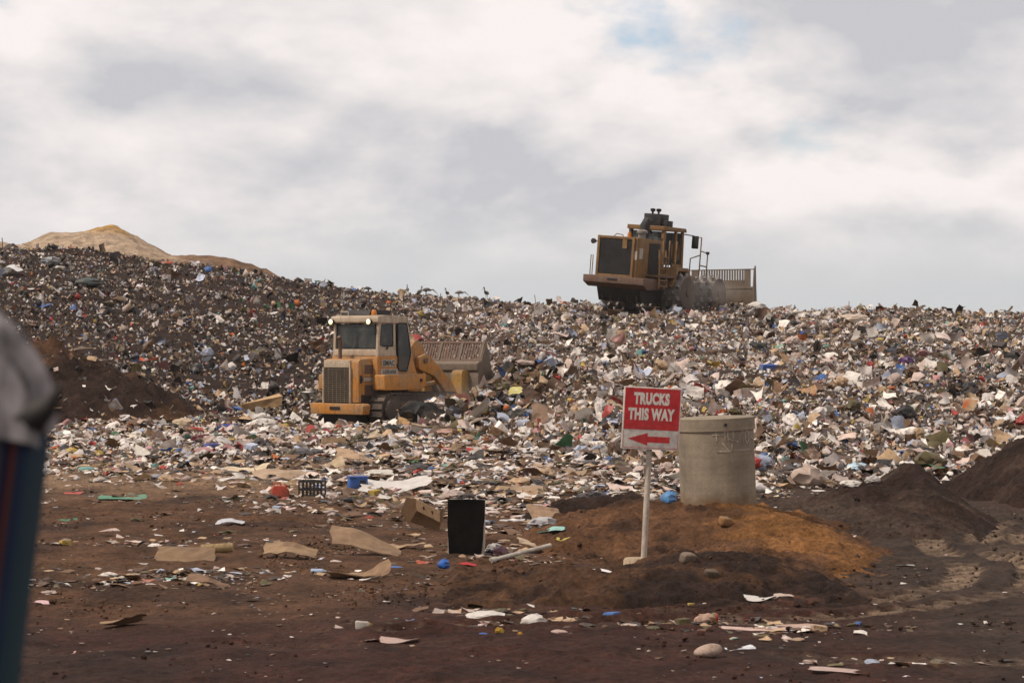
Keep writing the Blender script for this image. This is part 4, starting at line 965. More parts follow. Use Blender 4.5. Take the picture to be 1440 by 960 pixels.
# ------------------------------------------------------------------ landfill compactor
def build_compactor():
    t = empty('roller_compactor', (COMP['x'], COMP['y'], COMP['z'] - 0.42), (0, 0, heading_z(COMP['th']))); t.scale = (1.03,) * 3
    tag(t, 'ochre landfill compactor with spiked steel wheels and slotted blade on the skyline', 'compactor')
    roll = R(4.8)
    rm = Matrix.Rotation(roll, 4, 'X')
    def rb(m):      # the rear half leans to its right
        m.v = [tuple(rm @ Vector(p)) for p in m.v]; return m
    # rear half: bumper, engine box with guard, deck, cab
    b = rb(MB().prism([(-5.05, 1.62), (-2.6, 1.62), (-2.6, 1.15), (-4.55, 1.08), (-5.05, 1.30)], -1.6, 1.6)).build('rear_bumper', 'rust', t, bevel=0.03)
    rb(MB().box((-5.06, 0.05, 1.48), (0.03, 0.5, 0.09))).build('towing_slot', 'black', b)
    rb(MB().prism([(-4.5, 1.12), (-2.2, 1.12), (-2.2, 0.45), (-4.2, 0.45)], -1.15, 1.15)).build('rear_chassis', 'black', t, bevel=0.02)
    for k in range(5):
        rb(MB().tube([(-4.3, -0.9 + k * 0.45, 1.1), (-4.3, -0.9 + k * 0.45, 0.5)], 0.06, 8)).build('hose', 'black', t, smooth=40)
    h = rb(MB().prism([(-4.85, 1.6), (-2.1, 1.6), (-2.1, 3.42), (-4.7, 3.5), (-4.85, 3.44)], -1.05, 1.05)).build('engine_box', 'ochre', t, bevel=0.04)
    g = rb(MB().box((-4.86, 0.05, 2.54), (0.05, 1.72, 1.64))).build('radiator_screen', 'black', h)
    for k in range(15): rb(MB().box((-4.895, 0.05, 1.76 + k * 0.112), (0.012, 1.7, 0.018))).build('screen_wire', 'black', g)
    for (yy, zz, dy, dz) in ((0.97, 2.54, 0.13, 1.92), (-0.87, 2.54, 0.13, 1.92)):
        rb(MB().box((-4.89, yy, zz), (0.09, dy, dz))).build('guard_post', 'ochre', h, bevel=0.015)
    for zz in (1.655, 3.43): rb(MB().box((-4.885, 0.05, zz), (0.08, 1.7, 0.11))).build('guard_rail', 'ochre', h, bevel=0.015)
    rb(MB().box((-4.91, -0.42, 3.15), (0.04, 0.24, 0.42))).build('mud_patch', 'ochre', g)
    rb(MB().box((-4.855, -0.985, 2.65), (0.03, 0.16, 0.4))).build('warning_label', 'label_white', h)
    rb(MB().box((-4.45, -1.06, 2.75), (0.36, 0.02, 0.5))).build('side_label', 'label_white', h)
    rb(MB().box((-3.1, -1.06, 2.55), (1.1, 0.02, 1.45))).build('side_vent', 'black', h)
    lm = rb(MB().tube([(-4.8, 1.25, 3.2), (-4.95, 1.25, 3.2)], [0.1, 0.13], 12)).build('rear_lamp', 'black', h, smooth=50)
    rb(MB().tube([(-4.75, 1.0, 3.2), (-4.8, 1.25, 3.2)], 0.03, 6)).build('lamp_bracket', 'ochre', h)
    rb(MB().tube([(-4.4, 0.5, 3.45), (-4.35, 0.35, 3.62), (-4.3, 0.05, 3.58), (-4.3, 0.0, 3.45)], 0.025, 6)).build('lifting_eye', 'ochre', h, smooth=50)
    rb(MB().tube([(-4.4, -0.35, 3.45), (-4.4, -0.35, 3.7)], [0.1, 0.085], 12)).build('beacon', 'amber', h, smooth=50)
    ac = rb(MB().tube([(-3.5, -0.55, 3.4), (-3.5, -0.55, 3.72), (-3.5, -0.55, 3.725), (-3.5, -0.55, 3.82), (-3.5, -0.55, 3.9)], [0.19, 0.19, 0.26, 0.26, 0.12], 16)).build('air_cleaner', 'steel', h, smooth=40)
    rb(MB().tube([(-2.9, -0.35, 3.35), (-2.9, -0.35, 4.1), (-2.8, -0.4, 4.35), (-2.6, -0.45, 4.3)], [0.2, 0.24, 0.2, 0.14], 14)).build('muffler', 'black', h, smooth=50)
    # small handrails on the bumper
    rb(MB().tube([(-4.6, 1.5, 1.6), (-4.6, 1.5, 2.55), (-4.4, 1.5, 2.55), (-4.4, 1.5, 1.6)], 0.025, 6)).build('handrail', 'ochre', t, smooth=50)
    # deck and ladder on the right
    rb(MB().box((-2.0, -1.35, 1.75), (3.6, 0.75, 0.09))).build('deck', 'rust', t, bevel=0.01)
    lad = rb(MB().tube([(-3.75, -1.75, 1.2), (-3.35, -1.45, 3.0)], 0.045, 8).tube([(-3.0, -1.75, 1.2), (-2.7, -1.45, 3.0)], 0.045, 8)).build('ladder', 'ochre', t, smooth=50)
    for k in range(6):
        f = k / 5.5
        rb(MB().box((-3.37 + 0.35 * f, -1.75 + 0.27 * f, 1.3 + 1.5 * f), (0.74, 0.18, 0.05))).build('rung', 'ochre', lad)
    for (xa, xb) in ((-3.3, -3.0), (-2.65, -2.2), (-1.9, -1.5)):
        rb(MB().tube([(xa, -1.6, 1.9), (xa + 0.1, -1.55, 3.2), (xa + 0.3, -1.45, 3.45), (xb + 0.2, -1.4, 3.3), (xb + 0.25, -1.4, 2.6)], 0.03, 7)).build('handrail', 'ochre', t, smooth=50)
    # cab
    cb = MB()
    for s in (1, -1):
        cb.prism([(-2.05, 1.8), (-1.8, 1.8), (-1.8, 3.95), (-2.05, 3.95)], s * 0.82, s * 0.95)
        cb.prism([(0.05, 1.8), (0.25, 1.8), (0.1, 3.95), (-0.05, 3.95)], s * 0.82, s * 0.95)
        cb.prism([(-0.75, 2.4), (-0.6, 2.4), (-0.6, 3.95), (-0.75, 3.95)], s * 0.82, s * 0.94)
        cb.prism([(-2.0, 1.8), (0.2, 1.8), (0.2, 2.35), (-0.5, 2.5), (-2.0, 2.5)] if s > 0 else [(-1.0, 1.8), (0.2, 1.8), (0.2, 2.35), (-0.9, 2.4)], s * 0.83, s * 0.93)
    cb.box((-0.9, 0, 1.78), (2.2, 1.85, 0.12))
    c = rb(cb).build('cab', 'ochre', t, bevel=0.02)
    rf = rb(MB().prism([(-2.15, 3.93), (0.3, 3.93), (0.2, 4.12), (-2.15, 4.14)], -1.0, 1.0)).build('roof', 'ochre', c, bevel=0.03)
    u = rb(MB().box((-1.2, -0.05, 4.42), (0.9, 0.9, 0.6))).build('roof_unit', 'black', rf, bevel=0.04)
    rb(MB().box((-1.2, -0.66, 4.27), (0.6, 0.3, 0.3))).build('roof_box', 'black', rf, bevel=0.03)
    for yy in (0.12, -0.2):
        rb(MB().tube([(-1.3, yy, 4.7), (-1.3, yy, 4.82), (-1.3, yy, 4.84), (-1.3, yy, 4.95), (-1.3, yy, 4.98)], [0.05, 0.05, 0.11, 0.13, 0.06], 12)).build('beacon', 'black', rf, smooth=40)
    rb(MB().tube([(-2.16, -0.1, 3.82), (-2.2, -0.1, 3.82)], 0.09, 12)).build('work_lamp', 'label_white', c, smooth=40)
    for (xa, xb) in ((-0.58, 0.02),):
        for s in (1, -1): rb(MB().prism(rounded([(xa, 2.5), (xb, 2.5), (xb - 0.08, 3.88), (xa, 3.88)], 0.06), s * 0.87, s * 0.885)).build('window', 'glass', c)
    rb(MB().prism(rounded([(-1.78, 2.6), (-0.78, 2.6), (-0.78, 3.88), (-1.78, 3.88)], 0.06), 0.87, 0.885)).build('window', 'glass', c)
    rb(MB().prism(rounded([(-0.8, 2.3), (0.8, 2.3), (0.8, 3.88), (-0.8, 3.88)], 0.06), 0.12, 0.135, 'x')).build('window', 'glass', c)
    rb(MB().prism(rounded([(-0.8, 2.6), (0.8, 2.6), (0.8, 3.88), (-0.8, 3.88)], 0.06), -1.95, -1.935, 'x')).build('window', 'glass', c)
    st = rb(MB().prism(rounded([(-1.4, 1.9), (-1.2, 1.9), (-1.1, 3.35), (-1.35, 3.4)], 0.08), -0.35, 0.35).box((-0.95, 0, 2.3), (0.65, 0.7, 0.2))).build('operator_seat', 'seat_teal', c, bevel=0.03)
    # handrails and mirror in front of the cab
    mb = rb(MB().box((0.55, -1.35, 3.5), (0.12, 0.34, 0.62))).build('mirror', 'black', t, bevel=0.04)
    rb(MB().tube([(0.1, -0.9, 3.85), (0.5, -1.3, 3.8)], 0.03, 6)).build('mirror_arm', 'black', mb)
    for pts in ([(0.5, -1.7, 1.9), (0.5, -1.7, 3.0), (0.5, -1.7, 3.75), (0.62, -1.55, 3.75)], [(1.3, -1.7, 1.9), (1.3, -1.7, 3.0), (0.5, -1.7, 3.1)], [(0.5, -1.7, 2.4), (1.3, -1.7, 2.35)], [(0.25, -1.3, 1.95), (0.25, -1.3, 2.7), (0.5, -1.7, 2.9)]):
        rb(MB().tube(pts, 0.032, 7)).build('handrail', 'ochre', t, smooth=50)
    rb(MB().box((1.3, -1.7, 3.02), (0.14, 0.14, 0.14))).build('lamp', 'black', t, bevel=0.02)
    # fenders over the rear wheels
    for s in (1, -1):
        rb(MB().prism([(-2.35, 1.3), (-2.15, 1.3), (-1.7, 2.05), (-0.8, 2.05), (-0.45, 1.5), (-0.3, 1.5), (-0.7, 2.22), (-1.8, 2.22)], s * 0.95 if s > 0 else -1.72, 1.72 if s > 0 else -0.95)).build('fender', 'ochre', t, bevel=0.02)
    # front half
    MB().prism([(0.35, 0.7), (3.9, 0.6), (3.9, 1.5), (1.6, 1.85), (0.35, 1.75)], -0.8, 0.8).build('front_frame', 'ochre', t, bevel=0.04)
    MB().tube([(0.1, 0, 0.4), (0.1, 0, 1.7)], 0.28, 14).build('articulation', 'black', t, smooth=40)
    for s in (1, -1):
        MB().prism([(1.6, 0.75), (4.6, 0.5), (4.75, 0.75), (4.6, 0.9), (1.6, 1.1)], s * 0.95 - 0.1, s * 0.95 + 0.1).build('blade_arm', 'ochre', t, bevel=0.02)
        MB().tube([(2.4, 0.55 * s, 1.6), (4.7, 0.75 * s, 1.1)], 0.08, 10).build('blade_cylinder', 'steel', t, smooth=40)
    # wheels: steel drum, hub plate, rows of tips
    for (ax, rear) in ((-1.25, True), (2.25, False)):
        for s in (1, -1):
            y0, y1 = sorted((0.95 * s, 2.12 * s)); rad = 0.78
            w = MB().tube([(0, y0, 0), (0, y1, 0)], rad, 36).build('wheel', 'steel', t, smooth=40)
            w.location = (ax, 0, 0.88)
            yo = 2.12 * s
            MB().tube([(0, yo - 0.02 * s, 0), (0, yo + 0.015 * s, 0)], rad * 0.97, 36).build('hub_plate', 'hubsteel', w, smooth=40)
            MB().tube([(0, yo, 0), (0, yo + 0.06 * s, 0)], 0.2, 16).build('hub', 'hubsteel', w, smooth=40)
            tip = None
            for r_ in range(5):
                yy = y0 + 0.13 + r_ * (y1 - y0 - 0.26) / 4
                for k in range(9):
                    a = 2 * math.pi * (k + 0.5 * (r_ % 2)) / 9 + 0.2
                    if tip is None or tip.parent is not w:
                        m_ = MB(); lo = [(-0.1, -0.07, -0.03), (0.1, -0.07, -0.03), (0.1, 0.07, -0.03), (-0.1, 0.07, -0.03)]; hi = [(-0.07, -0.05, 0.18), (0.07, -0.05, 0.18), (0.07, 0.05, 0.18), (-0.07, 0.05, 0.18)]
                        m_.add(lo + hi, [(0, 3, 2, 1), (4, 5, 6, 7), (0, 1, 5, 4), (1, 2, 6, 5), (2, 3, 7, 6), (3, 0, 4, 7)])
                        tip = m_.build('wheel_tip', 'steel', w); o = tip
                    else: o = link(tip.copy(), w)
                    o.location = (math.sin(a) * rad, yy, math.cos(a) * rad); o.rotation_euler = (0, a, 0)
    # blade with slotted trash rack, seen from behind
    bl = MB().prism([(4.95, 0.15), (5.05, 0.15), (4.92, 0.7), (4.9, 1.25), (4.98, 1.32), (4.82, 1.32), (4.8, 0.7)], -2.45, 2.45).build('blade', 'blade', t, bevel=0.01)
    bl.location = (0.3, -0.22, 0.0)
    MB().box((4.86, 0, 1.26), (0.14, 4.9, 0.12)).build('rack_beam', 'blade', bl, bevel=0.01)
    solid = [(-2.05, 0.34), (0.85, 0.42), (2.2, 0.4)]
    for (yc, w_) in solid: MB().box((4.9, yc, 1.72), (0.05, w_, 1.0)).build('rack_panel', 'blade', bl)
    for k in range(34):
        y = -2.36 + k * 0.1425
        if any(abs(y - yc) < w_ / 2 + 0.06 for yc, w_ in solid) or abs(y + 2.3) < 0.2: continue
        MB().box((4.9, y, 1.72), (0.045, 0.085, 1.0)).build('rack_bar', 'blade', bl)
    MB().box((4.875, 0.1, 1.46), (0.02, 4.3, 0.40)).build('rack_band', 'blade', bl)
    MB().box((4.9, 0, 2.19), (0.05, 4.85, 0.05)).build('rack_top', 'blade', bl)
    for s in (1, -1): MB().prism([(4.7, 0.1), (5.15, 0.1), (5.05, 1.4), (5.0, 2.38), (4.86, 2.24), (4.72, 1.2)], s * 2.44 - 0.03, s * 2.44 + 0.03).build('end_plate', 'blade', bl)
build_compactor()

# ------------------------------------------------------------------ direction sign
def build_sign():
    Y = 23.4; x = px2x(896, Y); z = z1(x, Y)
    t = empty('direction_sign', (x, Y, z)); tag(t, 'red and white board on a leaning post reading TRUCKS THIS WAY', 'sign')
    zb = px2z(808, Y) - z - 0.05
    bz = -0.03
    MB().tube([(0.0, 0, bz), (0, 0, bz + 0.13), (0, 0, bz + 0.15)], [0.155, 0.15, 0.135], 20).build('base_block', 'block', t, smooth=40)
    p0 = Vector((0.07, 0, bz + 0.1)); p1 = Vector((px2x(914, Y) - x, 0, px2z(612, Y) - z)); p2 = Vector((px2x(917, Y) - x, 0, px2z(560, Y) - z))
    d = (p2 - p0)
    MB().tube([p0, p1, p2], 0.033, 12).build('post', 'post_white', t, smooth=40)
    cu, cv = 915.6, 588.0
    c = Vector((px2x(cu, Y) - x, -0.055, px2z(cv, Y) - z)); W, H = 0.645, 0.68
    pn = MB().box((0, 0, 0), (W, 0.022, H)).build('board', 'sign_white', t, bevel=0.004)
    pn.location = c; pn.rotation_euler = (R(1.0), R(3.0), R(9))
    rd = MB().box((0, -0.013, 0.103), (W - 0.028, 0.004, H * 0.665)).build('red_field', 'sign_red', pn)
    a = text_mesh('TRUCKS', 0.40, 0.135, 'lettering', 'sign_white', pn, 0.001, 0.06); a.location = (-0.01, -0.0155, 0.215)
    b = text_mesh('THIS WAY', 0.52, 0.135, 'lettering', 'sign_white', pn, 0.001, 0.056); b.location = (-0.005, -0.0155, 0.045)
    ar = [(-0.255, -0.226), (-0.035, -0.158), (-0.035, -0.196), (0.215, -0.196), (0.215, -0.262), (-0.035, -0.262), (-0.035, -0.296)]
    MB().prism(ar, -0.0135, -0.0112).build('arrow', 'sign_red', pn)
    MB().box((0, -0.012, -0.322), (W - 0.03, 0.002, 0.005)).build('border_line', 'sign_red', pn)
    MB().box((-W / 2 + 0.016, -0.012, -0.23), (0.004, 0.002, 0.18)).build('border_line', 'sign_red', pn)
    MB().box((W / 2 - 0.016, -0.012, -0.23), (0.004, 0.002, 0.18)).build('border_line', 'sign_red', pn)
    for zz in (0.16, -0.12): MB().tube([(0.0, 0.011, zz), (0.0, -0.018, zz)], 0.009, 8).build('bolt', 'steel', pn, smooth=40)
    MB().box((0.0, 0.028, 0.0), (0.12, 0.03, 0.05)).build('bracket', 'post_white', pn)
build_sign()

# ------------------------------------------------------------------ concrete pipe standing in the mound
def build_pipe():
    Y = 27.4; x = px2x(1013, Y); r = 0.49
    t = empty('concrete_pipe', (x, Y, -0.2), (R(0), R(-2.2), 0)); tag(t, 'upright concrete pipe with a capped rim and chalk marks, sunk in the soil mound', 'pipe')
    top = px2z(586, Y) + 0.2
    m = MB().tube([(0, 0, 0), (0, 0, top - 0.17)], [r - 0.005, r - 0.005], 56, cap=False).build('pipe_body', 'concrete', t, smooth=40)
    m.data.materials[0] = MAT['concrete']
    MB().tube([(0, 0, top - 0.17), (0, 0, top - 0.165), (0, 0, top - 0.01), (0, 0, top), (0, 0, top)], [r - 0.03, r + 0.012, r + 0.014, r, 0.02], 56).build('cap', 'concrete', t, smooth=40)
    MB().tube([(0.08, -r - 0.012, top - 0.085), (0.08, -r - 0.022, top - 0.085)], 0.022, 12).build('bolt_hole', 'black', t)
    # chalk strokes that follow the curve of the pipe: points in photo-zoom units of the marked area
    def pt(a, b):
        ux = (a / 16.0 + 980 - 1012) * Y / FPX; zz = px2z(590 + b / 16.0, Y) + 0.2
        ux = max(-r * 0.98, min(r * 0.98, ux)); rr = r - 0.002
        return Vector((ux, -math.sqrt(rr * rr - ux * ux), zz)), Vector((ux, -math.sqrt(rr * rr - ux * ux), 0)).normalized()
    strokes = [[(435, 190), (440, 310), (445, 440)], [(340, 300), (480, 300), (600, 300)], [(590, 190), (635, 210), (630, 330), (630, 440)], [(700, 190), (690, 330), (700, 400), (800, 430), (930, 470)],
               [(820, 220), (815, 400)], [(1035, 190), (1050, 330), (1045, 490)], [(1140, 230), (1095, 290), (1095, 430), (1150, 525), (1195, 430), (1190, 290), (1140, 230)],
               [(560, 470), (640, 580), (735, 690)], [(800, 510), (770, 580), (750, 690)], [(430, 665), (700, 668), (1000, 660), (1220, 650)], [(1230, 370), (1290, 430), (1310, 520)]]
    for s in strokes:
        fine = []
        for (a, b), (c, d) in zip(s[:-1], s[1:]):
            for k in range(6): fine.append((a + (c - a) * k / 6, b + (d - b) * k / 6))
        fine.append(s[-1]); mb = MB(); n = len(fine); w = 0.0095
        for i, q in enumerate(fine):
            p, nm = pt(*q); p2 = pt(*fine[min(i + 1, n - 1)])[0] - pt(*fine[max(i - 1, 0)])[0]
            sd_ = nm.cross(p2.normalized()).normalized() * w * random.uniform(0.75, 1.2)
            mb.v += [tuple(p + sd_ + nm * 0.001), tuple(p - sd_ + nm * 0.001), tuple(p + sd_ + nm * 0.002), tuple(p - sd_ + nm * 0.002)]
        for i in range(n - 1):
            k = i * 4; mb.f += [(k + 2, k + 3, k + 7, k + 6), (k, k + 2, k + 6, k + 4), (k + 1, k + 5, k + 7, k + 3), (k, k + 4, k + 5, k + 1)]
        mb.build('chalk_stroke', 'chalk', t)
build_pipe()

# ------------------------------------------------------------------ single finds in the rubbish
W_ = (0.66, 0.60, 0.54); G_ = (0.42, 0.39, 0.37); K_ = (0.016, 0.015, 0.015); T_ = (0.27, 0.175, 0.10); B_ = (0.19, 0.11, 0.065); P_ = (0.48, 0.33, 0.28)
def put(kind, u, v, w, h, colour, label, rot=None, name=None, cat=None, mat=None, depth=None, var=None, sink=0.02):
    """one find: w and h are its width and height in photo pixels at its foot (u, v)"""
    x, y, z = hit(u, v); k = y / FPX; W, H = w * k, h * k
    unit = {'bag': 0.62, 'film': 0.9, 'rag': 0.55, 'paper': 0.4, 'card': 1.0, 'box': 0.95, 'bottle': 0.3, 'stick': 1.0}[kind]
    D = (depth if depth is not None else (0.75 * W if kind not in ('card', 'paper') else 0.7 * W))
    if kind == 'card': D *= 0.72
    sc = (W, D, W if kind in ('card', 'stick') else H / unit)
    if kind == 'bottle': sc = (W, W, W)
    if rot is None: rot = (0, 0, random.uniform(-0.5, 0.5))
    return litter_object(kind, var if var is not None else random.randrange(99), (x, y, z - sink * H), rot, 1, colour, label, None, name, cat, mat, sc)
FINDS = [
 ('film', 598, 892, 26, 13, (0.55, 0.52, 0.50), 'white folded carton with a dark opening on the bare dirt', dict(name='folded_carton', cat='carton', mat='card')),
 ('bag', 684, 872, 62, 20, W_, 'long crumpled white plastic bag below the soil by the sign', {}),
 ('bag', 752, 876, 44, 17, W_, 'round bunched white plastic bag beside a longer white bag', {}),
 ('film', 562, 902, 50, 11, P_, 'flat pinkish plastic film trodden into the dark dirt', {}),
 ('bag', 679, 893, 14, 7, (0.05, 0.13, 0.40), 'small bright blue scrap on the dark dirt', dict(name='plastic_scrap', cat='scrap')),
 ('bag', 702, 890, 13, 10, (0.45, 0.27, 0.03), 'mustard yellow scrap next to the small blue one', dict(name='plastic_scrap', cat='scrap')),
 ('bag', 733, 893, 9, 6, (0.50, 0.26, 0.03), 'tiny orange-yellow scrap on the dark dirt', dict(name='plastic_scrap', cat='scrap')),
 ('bag', 780, 893, 34, 11, P_, 'muddy pink plastic bag on the dark dirt', {}),
 ('rag', 1062, 886, 92, 13, P_, 'long pinkish cloth strip lying along the wheel tracks', dict(depth=0.25, rot=(0, 0, 0.05))),
 ('rag', 1140, 884, 84, 11, (0.36, 0.25, 0.20), 'grey-pink cloth strip continuing beside the wheel tracks', dict(depth=0.22, rot=(0, 0, -0.05))),
 ('film', 1038, 911, 42, 11, (0.72, 0.72, 0.75), 'clean white plastic sheet on the dark red dirt', {}),
 ('film', 1070, 843, 44, 12, W_, 'torn white plastic sheet at the foot of the orange sand', {}),
 ('film', 1100, 840, 32, 8, (0.52, 0.40, 0.32), 'cream torn film next to a white sheet below the sand', {}),
 ('box', 972, 850, 10, 6, (0.5, 0.36, 0.10), 'small yellow block on the soil in front of the mound', dict(name='foam_block', cat='block')),
 ('film', 1183, 945, 80, 9, P_, 'muddy pink film with a yellow corner on the dark dirt', {}),
 ('film', 1275, 822, 16, 5, W_, 'small white film scrap on the tyre tracks', {}),
 ('film', 1272, 796, 28, 10, G_, 'grey film half buried between the tyre tracks', {}),
 ('film', 65, 849, 36, 11, (0.55, 0.36, 0.36), 'pale pink cloth at the edge of the churned dirt', dict(name='rag', cat='rag', mat='cloth')),
 ('card', 172, 882, 62, 8, T_, 'thin curled cardboard strip alone on the dark dirt', dict(depth=0.22, rot=(0.12, 0, 0.1))),
 ('card', 236, 830, 30, 24, T_, 'upright cardboard flap leaning in a churned rut', dict(depth=0.16, rot=(0.5, 0.5, 0.6))),
 ('film', 218, 824, 26, 10, W_, 'white film beside the leaning cardboard flap', {}),
 ('film', 238, 834, 38, 9, W_, 'long white film in front of the leaning cardboard flap', {}),
 ('card', 292, 828, 56, 12, B_, 'dark soaked board lying in a rut', dict(depth=0.3, rot=(0.3, 0, -0.1))),
 ('card', 262, 788, 84, 16, (0.20, 0.125, 0.07), 'flattened muddy carton beside a cardboard tube', dict(depth=0.55, rot=(0.12, 0, 0.1))),
 ('card', 408, 783, 76, 17, T_, 'flattened tan carton lying alone with a torn dark edge', dict(depth=0.42, rot=(0.32, 0, 0.0), var=2)),
 ('card', 515, 781, 100, 10, (0.25, 0.16, 0.095), 'long flattened carton lying beside the black cabinet', dict(depth=0.45, rot=(0.12, 0, 0.05), var=1)),
 ('card', 566, 775, 60, 17, (0.33, 0.22, 0.13), 'bent carton flap resting on a longer flattened carton', dict(depth=0.4, rot=(0.35, 0.1, 0.1), var=4)),
 ('card', 505, 812, 90, 9, (0.25, 0.155, 0.09), 'muddy cardboard strip on the dirt below the flattened cartons', dict(depth=0.3, rot=(0.1, 0, 0.1))),
 ('card', 521, 818, 32, 5, W_, 'narrow white card on the brown dirt', dict(depth=0.1, rot=(0.3, 0, 0.0))),
 ('film', 322, 739, 38, 16, (0.52, 0.51, 0.53), 'peaked pale grey plastic sheet on the brown dirt', {}),
 ('film', 95, 732, 26, 9, (0.04, 0.19, 0.10), 'small crumpled green bag on the brown dirt', dict(name='plastic_bag', cat='bag')),
 ('film', 172, 699, 70, 10, (0.06, 0.24, 0.12), 'flat green sheet at the edge of the tipping floor', dict(depth=2.0, name='plastic_sheet', cat='sheet')),
 ('film', 103, 694, 26, 8, (0.50, 0.07, 0.05), 'bright red film near the flat green sheet', {}),
 ('bottle', 448, 806, 22, 8, (0.34, 0.42, 0.55), 'pale blue bottle lying on the brown dirt', {}),
 ('film', 562, 800, 34, 10, (0.05, 0.13, 0.35), 'blue film in front of the flattened cartons', {}),
 ('bag', 626, 797, 20, 14, (0.03, 0.13, 0.45), 'blue and white ball of film at the foot of the black cabinet', {}),
 ('film', 655, 797, 26, 10, (0.34, 0.03, 0.035), 'dark red cloth under the black cabinet', dict(name='rag', cat='rag', mat='cloth')),
 ('film', 598, 792, 24, 8, (0.45, 0.10, 0.05), 'orange-red scrap beside the black cabinet', {}),
 ('bag', 706, 782, 26, 16, (0.07, 0.03, 0.045), 'dark purple bag behind the white pipe', {}),
 ('bag', 694, 776, 24, 16, G_, 'grey bag between the black cabinet and the white pipe', {}),
 ('card', 745, 776, 46, 10, (0.42, 0.31, 0.21), 'cream bent card behind the white pipe', dict(depth=0.25, rot=(0.4, 0.2, 0.3))),
 ('film', 775, 752, 40, 13, (0.28, 0.50, 0.44), 'pale teal film at the foot of the soil mound', {}),
 ('film', 792, 760, 20, 9, (0.52, 0.44, 0.10), 'yellow film at the foot of the soil mound', {}),
 ('bag', 760, 742, 46, 20, (0.44, 0.42, 0.42), 'clouded clear bag at the foot of the soil mound', {}),
 ('card', 770, 728, 62, 26, (0.28, 0.18, 0.11), 'large folded brown carton behind the soil mound', dict(depth=0.6, rot=(0.5, 0.15, 0.35))),
 ('film', 722, 735, 50, 18, (0.50, 0.47, 0.46), 'bundle of grey-white film behind the black cabinet', {}),
 ('rag', 843, 806, 46, 9, (0.64, 0.60, 0.60), 'white cloth lying beside the foot of the sign', {}),
 ('rag', 822, 796, 40, 10, (0.50, 0.36, 0.32), 'pink cloth lying beside the foot of the sign', {}),
 ('film', 555, 688, 100, 26, W_, 'wide white tarpaulin draped over rubbish by a blue box', dict(depth=3.0, name='tarpaulin', cat='tarpaulin')),
 ('film', 525, 668, 50, 18, (0.58, 0.52, 0.44), 'peaked cream tarpaulin behind the wide white one', dict(depth=1.5, name='tarpaulin', cat='tarpaulin')),
 ('card', 500, 654, 58, 18, (0.38, 0.25, 0.155), 'clean tan cardboard panel propped in front of the track loader', dict(depth=0.9, rot=(0.3, 0.05, 0.1), var=3)),
 ('card', 392, 672, 74, 12, (0.36, 0.25, 0.165), 'long tan cardboard panel behind the red jerrycan', dict(depth=1.2, rot=(0.14, 0, 0.0), var=5)),
 ('card', 455, 660, 60, 10, (0.38, 0.285, 0.18), 'cream board lying flat beyond the black crate', dict(depth=1.0, rot=(0.12, 0, 0.2))),
 ('card', 345, 663, 64, 9, (0.55, 0.44, 0.30), 'cream sheet of board at the edge of the tipping floor', dict(depth=1.0, rot=(0.13, 0, -0.1))),
 ('bag', 430, 640, 56, 16, (0.085, 0.08, 0.085), 'curved dark grey foam mat in front of the track loader', dict(name='foam_mat', cat='mat', mat='cloth')),
 ('film', 460, 640, 50, 22, W_, 'heap of white foam sheet in front of the track loader', dict(name='foam_sheet', cat='sheet')),
 ('bag', 588, 664, 36, 20, (0.07, 0.068, 0.068), 'dark grey sack lying on pale boards', dict(name='sack', cat='sack')),
 ('film', 590, 650, 46, 18, (0.42, 0.33, 0.25), 'fawn cloth behind the dark grey sack', dict(name='rag', cat='rag', mat='cloth')),
 ('box', 470, 628, 34, 22, (0.40, 0.27, 0.16), 'crushed tan carton just behind the grey foam mat', {}),
 ('card', 535, 628, 40, 14, (0.30, 0.30, 0.31), 'slate grey panel leaning in front of the track loader', dict(depth=0.6, rot=(0.5, 0, 0.3))),
 ('card', 508, 622, 60, 9, (0.50, 0.40, 0.28), 'long pale plank-like board below the loader bumper', dict(depth=0.25, rot=(0.2, -0.35, 0.2))),
 ('film', 207, 642, 32, 28, (0.66, 0.60, 0.52), 'square white panel standing on the rubbish bank', dict(name='panel', cat='panel', mat='card')),
 ('film', 190, 616, 34, 14, (0.60, 0.50, 0.38), 'cream torn board above the square white panel', dict(mat='card')),
 ('box', 368, 574, 56, 26, (0.40, 0.25, 0.12), 'big long tan carton on the bank beside the loader grille', dict(rot=(0.0, -0.22, 0.25), name='large_carton')),
 ('box', 300, 632, 24, 18, (0.09, 0.10, 0.30), 'blue and white printed carton on the rubbish bank', {}),
 ('box', 322, 604, 26, 14, (0.10, 0.13, 0.38), 'blue carton higher on the rubbish bank', {}),
 ('bag', 282, 622, 28, 24, (0.10, 0.02, 0.03), 'maroon cloth bundle on the rubbish bank', dict(mat='cloth', name='cloth_bundle', cat='cloth')),
 ('bag', 318, 582, 12, 10, (0.55, 0.06, 0.16), 'bright pink scrap above the blue carton', dict(name='plastic_scrap', cat='scrap')),
 ('bag', 370, 600, 40, 26, W_, 'bulging white bag below the big tan carton', {}),
 ('bag', 258, 600, 34, 20, (0.48, 0.36, 0.24), 'fawn sack on the rubbish bank', dict(name='sack', cat='sack')),
 ('bag', 590, 592, 62, 34, K_, 'big shiny black rubbish bag beside the loader track', {}),
 ('bag', 640, 590, 36, 24, (0.022, 0.022, 0.028), 'second black rubbish bag nearer the loader bucket', {}),
 ('bag', 552, 612, 30, 20, K_, 'small black bag on the boards below the loader track', {}),
 ('card', 572, 600, 30, 18, (0.40, 0.24, 0.11), 'torn tan card leaning on the black rubbish bags', dict(depth=0.5, rot=(0.6, 0.2, 0.2))),
 ('card', 605, 612, 62, 10, (0.42, 0.32, 0.22), 'long board lying below the black rubbish bags', dict(depth=0.2, rot=(0.2, 0.3, 0.1))),
